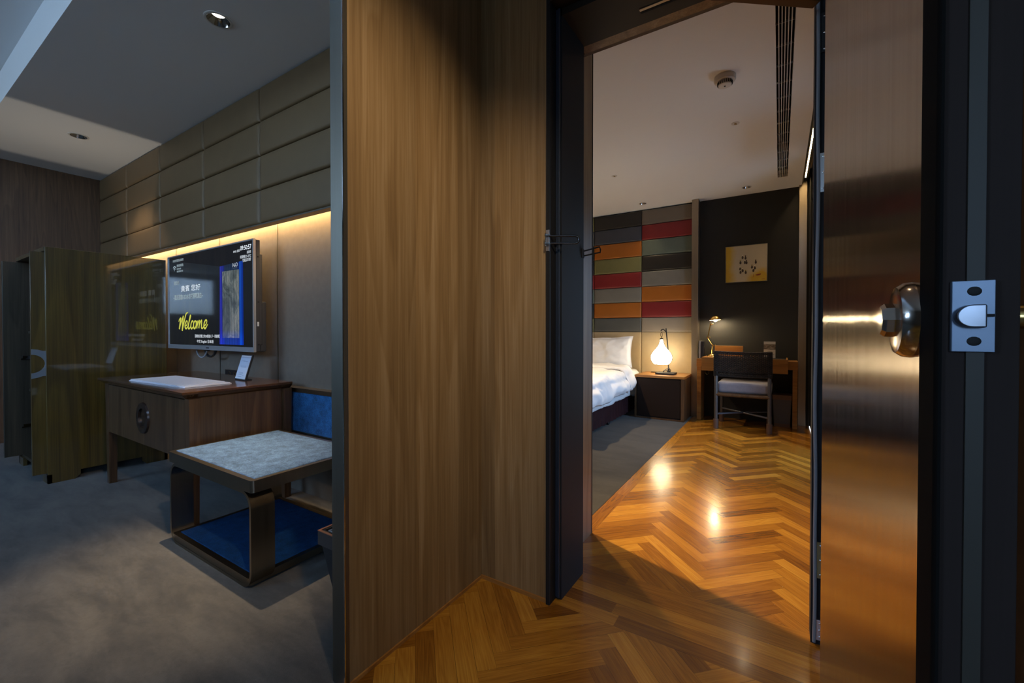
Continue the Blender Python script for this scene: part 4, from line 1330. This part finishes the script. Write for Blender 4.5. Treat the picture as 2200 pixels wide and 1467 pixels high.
cg.tube([(GX + .011 * math.cos(a), GY, 1.055 + .030 * math.sin(a)) for a in [2 * PI * i / 18 for i in range(18)]], .0028, 6, True)
cg.build('wire_cage', M['matteblack'], bl)
MB().tube([(-1.20, 5.66, .578), (-1.225, 5.63, .60), (-1.255, 5.62, .592), (-1.262, 5.63, .575), (-1.24, 5.66, .61), (-1.20, 5.68, .622), (-1.178, 5.68, .60), (-1.19, 5.69, .575)], .0045, 8).build('cable_knot', M['black'], bl)
_pl = bpy.data.lights.new('bedside_lamp_light', 'POINT'); _pl.energy = 9; _pl.color = (1, .70, .36); _pl.shadow_soft_size = .12
_po = bpy.data.objects.new('bedside_lamp_light', _pl); _po.location = (GX, GY - .0, .80); 

# ------------------------------------------------------------------ desk
dk = thing('desk', 'shallow teak desk with a raised centre drawer unit against the black wall', 'desk', (-.35, 5.8, 0))
DX0, DX1, DY0, DY1 = -.876, .176, 5.70, 5.985
MB().box(DX0, DX1, DY0, DY1, .660, .757, .002).build('desk_top', M['deskwood'], dk)
MB().box(DX0 + .004, DX0 + .052, DY0 + .004, DY1, 0, .660, .0015).build('leg', M['deskwood'], dk)
MB().box(DX1 - .050, DX1 - .004, DY0 + .004, DY1, 0, .660, .0015).build('leg', M['deskwood'], dk)
du = MB().box(-.798, .080, 5.55, 5.985, .626, .775, .0015).box(-.798, -.115, 5.55, 5.985, .775, .7865, .001).box(.066, .080, 5.55, 5.985, .775, .7865, .001).box(-.115, .066, 5.55, 5.562, .775, .7865, .001)
du.build('drawer_unit', M['deskwood'], dk)
MB().box(-.113, .064, 5.564, 5.98, .7745, .7765).build('desk_pad', M['black'], dk)
MB().tube([(-.79, 5.80, .626), (-.785, 5.76, .585), (-.76, 5.74, .56), (-.74, 5.75, .575), (-.745, 5.78, .626)], .003, 6).build('cable', M['brass_dull'], dk)

lb_ = thing('letter_box', 'upright wooden box standing on the desk behind the chair', 'box', (-.53, 5.86, .787))
MB().box(-.689, -.378, 5.872, 5.935, .7875, .917, .002).build('body', M['deskwood'], lb_)

dlp = thing('desk_lamp', 'lit brass jointed desk lamp with a domed shade', 'lamp', (-.715, 5.8, .787))
YL = 5.80
MB().lathe([(0, .036), (.018, .034), (.040, .026), (.052, .012), (.054, 0), (0, 0)], (-.712, YL, .787), 32).build('base', M['brass'], dlp)
am = MB()
am.tube([(-.712, YL, .82), (-.712, YL, .868), (-.702, YL, .915)], .0065, 10)
am.tube([(-.700, YL, .920), (-.762, YL, 1.020)], .0062, 10)
am.tube([(-.762, YL, 1.020), (-.736, YL, 1.165)], .0062, 10)
am.tube([(-.736, YL, 1.165), (-.730, YL, 1.185), (-.735, YL, 1.215)], .006, 10)
am.build('arm', M['brass'], dlp)
for x, z in ((-.700, .920), (-.762, 1.018), (-.730, 1.180)):
    jt = MB().lathe([(0, -.012), (.012, -.012), (.013, 0), (.012, .012), (0, .012)], (x, YL, z), 16, 'y')
    jt.tube([(x, YL - .010, z), (x + .022, YL - .014, z + .006)], .0035, 6)
    jt.sphere((x + .026, YL - .014, z + .007), .007, (1, .4, 1), 10, 6)
    jt.build('joint', M['brass'], dlp)
Msd = Matrix.Rotation(math.radians(-5), 4, 'Y')
SH = (-.676, YL, 1.236)
dome = [(.070, 0), (.068, .012), (.060, .030), (.045, .046), (.024, .057), (0, .061)]
MB().lathe(dome, SH, 36, M=Msd).build('shade', M['brass'], dlp, 60)
MB().lathe([(.067, .0015), (.064, .012), (.056, .028), (.042, .042), (.022, .053), (0, .057)], SH, 36, M=Msd).build('shade_lining', plain('white_lining', (.85, .80, .70), .5), dlp, 60)
MB().sphere((SH[0], SH[1], SH[2] + .008), .024, (1, 1, 1), 16, 10).build('bulb', M['bulb'], dlp)

ph = thing('desk_telephone', 'upright black handset block at the left end of the desk', 'telephone', (-.835, 5.86, .757))
MB().box(-.866, -.842, 5.80, 5.93, .7575, .978, .004).build('stand', plain('greyish_edge', (.16, .15, .15), .4), ph)
MB().box(-.842, -.808, 5.81, 5.92, .7575, .975, .008, 3).build('handset', M['black'], ph)
sg = thing('menu_stand', 'clear stand with a photo card on the right of the desk', 'sign', (-.099, 5.8, .787))
n = N('desk_card')
sp = n.n('ShaderNodeSeparateXYZ'); n.l(n.coord(), sp.inputs[0])
ph_ = n.ramp(n.noise(n.coord((9, 1, 30)), 2.5, 4, .6), [(.3, (.03, .025, .02)), (.5, (.16, .13, .10)), (.7, (.45, .42, .38))])
up_ = n.math('GREATER_THAN', sp.outputs[2], .098)
sky_ = n.math('GREATER_THAN', sp.outputs[2], .160)
base_ = n.mix(up_, (.60, .57, .52), ph_)
base_ = n.mix(sky_, base_, (.50, .49, .48))
n.l(base_, n.b.inputs['Base Color']); n.val('Roughness', .3)
MB().box(-.157, -.040, 5.775, 5.779, .789, .978, .0008).build('card', n.m, sg)
MB().box(-.159, -.038, 5.7795, 5.784, .787, .980, .001).build('holder', M['glass'], sg)
q = MB()
for x0, x1, z in ((-.12, -.075, .862), (-.115, -.085, .852), (-.12, -.08, .842), (-.12, -.09, .832), (-.118, -.08, .822), (-.062, -.052, .83)):
    q.box(x0, x1, 5.7738, 5.7752, z, z + .004)
q.build('print', plain('dark_print', (.10, .09, .08), .6), sg)
MB().box(-.159, -.038, 5.765, 5.81, .7865, .790, .001).build('foot', M['glass'], sg)
wr = MB()
for x in (-.262, -.225): wr.tube([(x + .016 * math.cos(a), 5.76, .818 + .014 * math.sin(a)) for a in [2 * PI * i / 20 for i in range(20)]], .0016, 6, True)
wr.tube([(-.246, 5.76, .820), (-.241, 5.76, .820)], .0016, 6)
wr.tube([(-.209, 5.76, .822), (-.17, 5.80, .820), (-.165, 5.86, .800)], .0014, 6).tube([(-.278, 5.76, .822), (-.29, 5.80, .82), (-.295, 5.86, .80)], .0014, 6)
wr.tube([(-.262, 5.76, .804), (-.262, 5.76, .790)], .0012, 6).tube([(-.225, 5.76, .804), (-.225, 5.76, .790)], .0012, 6)
tag_mesh(wr.build('wire_frame_glasses', M['brass'], None), 'thin gold wire rings standing on the desk behind the chair', 'wire ornament')

# ------------------------------------------------------------------ desk chair
ch = thing('desk_chair', 'dark desk chair with a woven back and lavender grey seat cushion', 'chair', (-.345, 5.5, 0))
CB, CF = 5.29, 5.74   # rear (toward the viewer) and front legs
XL, XR = -.606, -.088
def leg(x, y, top, lean):
    l_ = MB().tube([(x, y, .0), (x, y, .3), (x + lean * .2, y + (.0 if y > 5.5 else .012), top)], [.0185, .0195, .0185], 16).build('leg', M['chairmetal'], ch)
    MB().lathe([(0, .001), (.027, .001), (.028, .10), (.026, .108), (.019, .110)], (x, y, 0), 20).build('leather_sleeve', M['sleeve'], l_)
leg(XL, CB, .865, 0); leg(XR, CB, .865, 0); leg(XL + .01, CF, .44, 0); leg(XR - .01, CF, .44, 0)
rl = MB()
rl.cyl((XL, CB, .385), (XR, CB, .385), .018).cyl((XL, CF, .385), (XR, CF, .385), .018)
rl.cyl((XL, CB, .385), (XL + .01, CF, .385), .018).cyl((XR, CB, .385), (XR - .01, CF, .385), .018)
rl.box(XL, XR, CB, CF, .385, .405, .004)
rl.build('seat_frame', M['table'], ch)
MB().box(XL + .004, XR + .02, CB + .024, CF + .05, .405, .528, .035, 5).build('seat_cushion', M['cushion'], ch)
MB().tube([(XL, CB, .165), (-.347, 5.515, .168), (XR - .01, CF, .165)], .0105, 12).tube([(XR, CB, .165), (-.347, 5.515, .166), (XL + .01, CF, .165)], .0105, 12).build('cross_stretcher', plain('steel_stretcher', (.14, .14, .16), .3, .6), ch)
wv = MB()
ZB0, ZB1 = .602, .868
nv, nh = 30, 26
def curve(x):
    t_ = (x - XL) / (XR - XL)
    return CB - .012 + .055 * math.sin(PI * min(1, max(0, t_)))
def dip(x):
    t_ = (x - XL) / (XR - XL)
    return -.010 * math.sin(PI * t_)
for j in range(nh):
    z = ZB0 + (ZB1 - ZB0) * j / (nh - 1)
    if j in (3, nh - 4): continue
    P = []
    for i in range(nv * 4 + 1):
        x = XL - .024 + (XR - XL + .048) * i / (nv * 4)
        P.append((x, curve(x) + .0042 * math.sin(PI * i / 4 + (PI if j % 2 else 0)), z + dip(x)))
    wv.tube(P, .0050, 6)
for i in range(nv + 1):
    x = XL - .018 + (XR - XL + .036) * i / nv
    if i % 10 == 5 and False: continue
    wv.tube([(x, curve(x), ZB0 - .004 + dip(x)), (x, curve(x), (ZB0 + ZB1) / 2 + dip(x)), (x, curve(x), ZB1 + .006 + dip(x))], .0038, 6)
for z in (ZB0 - .004, ZB1 + .004):
    wv.tube([(XL - .022 + (XR - XL + .044) * i / 40, curve(XL + (XR - XL) * i / 40), z + dip(XL + (XR - XL) * i / 40)) for i in range(41)], .0075, 8)
for x in (XL, XR):
    wv.tube([(x + .0245 * math.cos(k * PI / 5), CB + .012 + .0245 * math.sin(k * PI / 5), ZB0 + (ZB1 - ZB0) * k / 280) for k in range(281)], .0042, 5)
wv.build('woven_back', M['rope'], ch)

# bin below the desk
b2 = thing('waste_bin', 'tapered grey waste bin with brown rims under the right side of the desk', 'waste bin', (.045, 5.80, 0))
def taper2(x0, x1, y0, y1, z0, z1, a, b):
    k0 = .018 * (1 - z0 / .37); k1 = .018 * (1 - z1 / .37)
    return MB().hexa([(x0 + k0, y0 + k0, z0), (x1 - k0, y0 + k0, z0), (x1 - k0, y1 - k0, z0), (x0 + k0, y1 - k0, z0),
                      (x0 + k1, y0 + k1, z1), (x1 - k1, y0 + k1, z1), (x1 - k1, y1 - k1, z1), (x0 + k1, y1 - k1, z1)], .001)
QX0, QX1, QY0, QY1 = -.066, .121, 5.75, 5.94
taper2(QX0, QX1, QY0, QY1, .036, .312, 0, 0).build('body', M['binfab'], b2)
taper2(QX0 - .001, QX1 + .001, QY0 - .001, QY1 + .001, 0, .036, 0, 0).build('bottom_rim', M['binrim'], b2)
MB().ring([(QX0 - .001, QY0 - .001), (QX1 + .001, QY0 - .001), (QX1 + .001, QY1 + .001), (QX0 - .001, QY1 + .001)],
          [(QX0 + .010, QY0 + .010), (QX1 - .010, QY0 + .010), (QX1 - .010, QY1 - .010), (QX0 + .010, QY1 - .010)], 'z', .312, .366).build('top_rim', M['binrim'], b2)

# ------------------------------------------------------------------ picture
pc = thing('picture', 'square yellow and cream picture of small figures on the black wall', 'picture', (-.357, 5.98, 1.70))
AX0, AX1, AZ0, AZ1 = -.584, -.130, 1.705, 2.158
MB().ring([(AX0, AZ0), (AX1, AZ0), (AX1, AZ1), (AX0, AZ1)], [(AX0 + .006, AZ0 + .006), (AX1 - .006, AZ0 + .006), (AX1 - .006, AZ1 - .006), (AX0 + .006, AZ1 - .006)], 'y', 5.962, 5.997).build('frame', plain('silver_gilt_frame', (.55, .50, .38), .25, 1), pc)
n = N('painted_canvas')
co = n.coord()
sp = n.n('ShaderNodeSeparateXYZ'); n.l(co, sp.inputs[0])
X_, Z_ = sp.outputs[0], sp.outputs[2]     # x -.22..+.22, z .01..+.45
wob = n.math('MULTIPLY', n.math('SUBTRACT', n.noise(co, 7, 3), .5), .14)
left = n.ramp(n.math('ADD', X_, wob), [(0, (0, 0, 0)), (1, (0, 0, 0))])
fl = n.n('ShaderNodeMapRange'); fl.inputs[1].default_value = -.10; fl.inputs[2].default_value = -.19; n.l(n.math('ADD', X_, wob), fl.inputs[0])
fr_ = n.n('ShaderNodeMapRange'); fr_.inputs[1].default_value = .205; fr_.inputs[2].default_value = .12
n.l(n.math('ADD', n.math('ADD', Z_, n.math('MULTIPLY', n.math('ABSOLUTE', n.math('SUBTRACT', X_, .16)), .55)), wob), fr_.inputs[0])
rt_ = n.n('ShaderNodeMapRange'); rt_.inputs[1].default_value = -.02; rt_.inputs[2].default_value = .06; n.l(n.math('ADD', X_, wob), rt_.inputs[0])
msk = n.math('MINIMUM', 1.0, n.math('ADD', fl.outputs[0], n.math('MULTIPLY', fr_.outputs[0], rt_.outputs[0])))
ylw = n.mix(n.noise(co, 5, 3), (.42, .24, .012), (.62, .42, .03))
n.l(n.mix(msk, (.50, .44, .33), ylw), n.b.inputs['Base Color']); n.val('Roughness', .6)
cv = MB().box(AX0 + .006, AX1 - .006, 5.968, 5.992, AZ0 + .006, AZ1 - .006).build('canvas', n.m, pc, smooth=False)
dk_ = plain('painted_dark', (.05, .035, .03), .7); wt_ = plain('painted_white', (.75, .70, .60), .6); yl_ = plain('painted_ochre', (.35, .27, .03), .6)
FIG = [(-.395, 2.034, 0), (-.363, 2.026, 1), (-.370, 1.972, 0), (-.352, 1.968, 1), (-.418, 1.972, 2), (-.421, 1.894, 0), (-.417, 1.853, 0), (-.393, 1.872, 0), (-.360, 1.848, 2), (-.253, 1.965, 1), (-.293, 1.908, 2), (-.262, 1.896, 0), (-.278, 1.866, 0)]
for i, (x, z, k) in enumerate(FIG):
    f_ = MB().sphere((x + .001, 5.967, z - .026), .0115, (.95, .25, 1.55), 12, 8).sphere((x, 5.967, z - .006), .006, (.8, .3, 1.4), 10, 6)
    n0 = len(f_.bm.faces)
    f_.sphere((x, 5.966, z + .002), .0075, (1.1, .35, .75), 10, 6)
    f_.bm.faces.ensure_lookup_table()
    for fc in f_.bm.faces[n0:]: fc.material_index = 1
    fo_ = f_.build('figure', dk_, cv)
    fo_.data.materials.append((wt_, dk_, yl_)[k])
rs = MB().prism([(-.256, 1.788), (-.240, 1.777), (-.215, 1.779), (-.196, 1.789), (-.199, 1.801), (-.225, 1.797)], 'y', 5.9665, 5.969)
rs.prism([(-.276, 1.800), (-.273, 1.800), (-.277, 1.760), (-.281, 1.760)], 'y', 5.9665, 5.969).box(-.189, -.157, 5.9668, 5.969, 1.731, 1.735)
rs.build('red_stroke', plain('painted_red', (.22, .035, .015), .6), cv)

# ------------------------------------------------------------------ bedroom ceiling fittings
sm = thing('smoke_detector', 'round white smoke detector on the bedroom ceiling', 'smoke detector', (-.318, 3.155, ZC))
MB().lathe([(.066, 0), (.066, -.026), (.062, -.032), (0, -.032)], (-.318, 3.155, ZC), 40).build('base', M['white'], sm)
MB().lathe([(.046, -.030), (.040, -.058), (.034, -.062), (0, -.062)], (-.318, 3.155, ZC), 36).build('sensor_head', M['white'], sm)
sl = MB()
for i in range(22):
    a = 2 * PI * i / 22
    sl.box(-.0022, .0022, -.0465, -.040, ZC - .054, ZC - .036, M=Matrix.Translation((-.318, 3.155, 0)) @ Matrix.Rotation(a, 4, 'Z'))
sl.lathe([(0, -.0635), (.006, -.0632), (.006, -.061)], (-.318, 3.155, ZC), 12)
sl.build('slots', M['dark_hole'], sm)
for x, y, r, lab in ((-1.533, 4.518, .030, 'flush sprinkler cap in the bedroom ceiling near the coloured wall, left of the grille'), (-.315, 3.904, .030, 'flush sprinkler cap in the bedroom ceiling just beyond the smoke detector')):
    s_ = thing('sprinkler', lab, 'sprinkler', (x, y, ZC), 'ceiling sprinklers')
    MB().lathe([(r, .002), (r, -.003), (r * .80, -.0045), (r * .45, -.002), (0, -.002)], (x, y, ZC), 30).build('cap', M['white'], s_)
    MB().lathe([(0, -.009), (.006, -.009), (.010, -.005), (.009, -.001)], (x, y, ZC), 14).tube([(x - .008, y, ZC - .004), (x + .010, y, ZC - .012)], .0018, 6).build('nozzle', M['brass_dull'], s_)
vn = thing('air_grille', 'long dark linear air grille in the bedroom ceiling', 'air grille', (.016, 3.9, ZC))
vw = MB()
vw.box(-.030, .062, 2.28, 5.53, ZC + .075, ZC + .08)
vw.build('duct', M['dark_hole'], vn)
for i in range(1, 6):
    x = -.030 + .092 * i / 6
    MB().box(x - .0024, x + .0024, 2.28, 5.53, ZC - .001, ZC + .022).build('slat', M['white'], vn)
y = 5.45
while y > 2.3:
    MB().box(-.030, .062, y - .0016, y + .0016, ZC + .006, ZC + .018).build('cross_bar', M['steel'], vn); y -= .222

# cove light, curtain
cl_ = MB().quad((.2290, 1.9, 2.8195), (.2290, 5.78, 2.8195), (.2400, 5.78, 2.8195), (.2400, 1.9, 2.8195)).build('glow_strip', M['led_bed'], None, smooth=False)
tag_mesh(cl_, 'warm light strip in the ceiling cove above the bedroom curtain', 'light strip')


def curtain(y0, y1, x, z0, z1, nfold, amp, label, cat):
    b = bmesh.new(); r_ = []
    n_ = nfold * 8
    for i in range(n_ + 1):
        y = y0 + (y1 - y0) * i / n_
        xx = x + amp * math.sin(2 * PI * i / 8) + amp * .3 * noise.noise(Vector((y * 5, 0, 0)))
        r_.append((b.verts.new((xx, y, z0)), b.verts.new((xx * 1.0, y, z1))))
    for a, c in zip(r_, r_[1:]): b.faces.new((a[0], c[0], c[1], a[1]))
    m_ = MB(); m_.bm.free(); m_.bm = b
    o = m_.build('curtain', M['curtain'], None, 80)
    q = o.modifiers.new('t', 'SOLIDIFY'); q.thickness = .004
    return tag_mesh(o, label, cat)


curtain(4.72, 5.90, .335, .02, 2.90, 20, .016, 'grey curtain hanging at the bedroom window beside the desk', 'curtain')
struct('trim_11', MB().box(.276, .286, 5.80, 5.815, 0, 2.9, .001), M['black'], 'dark blind guide rail by the pale metal strip', 'trim')
fl_ = MB().box(.291, .297, 1.83, 5.93, .004, .010).build('glow_strip', emit('daylight_gap_glow', (.85, .92, 1), 2.0), None, smooth=False)  # glowing bar stands in for daylight leaking below the curtain
tag_mesh(fl_, 'added glowing bar for the daylight gap under the bedroom curtain', 'light strip')
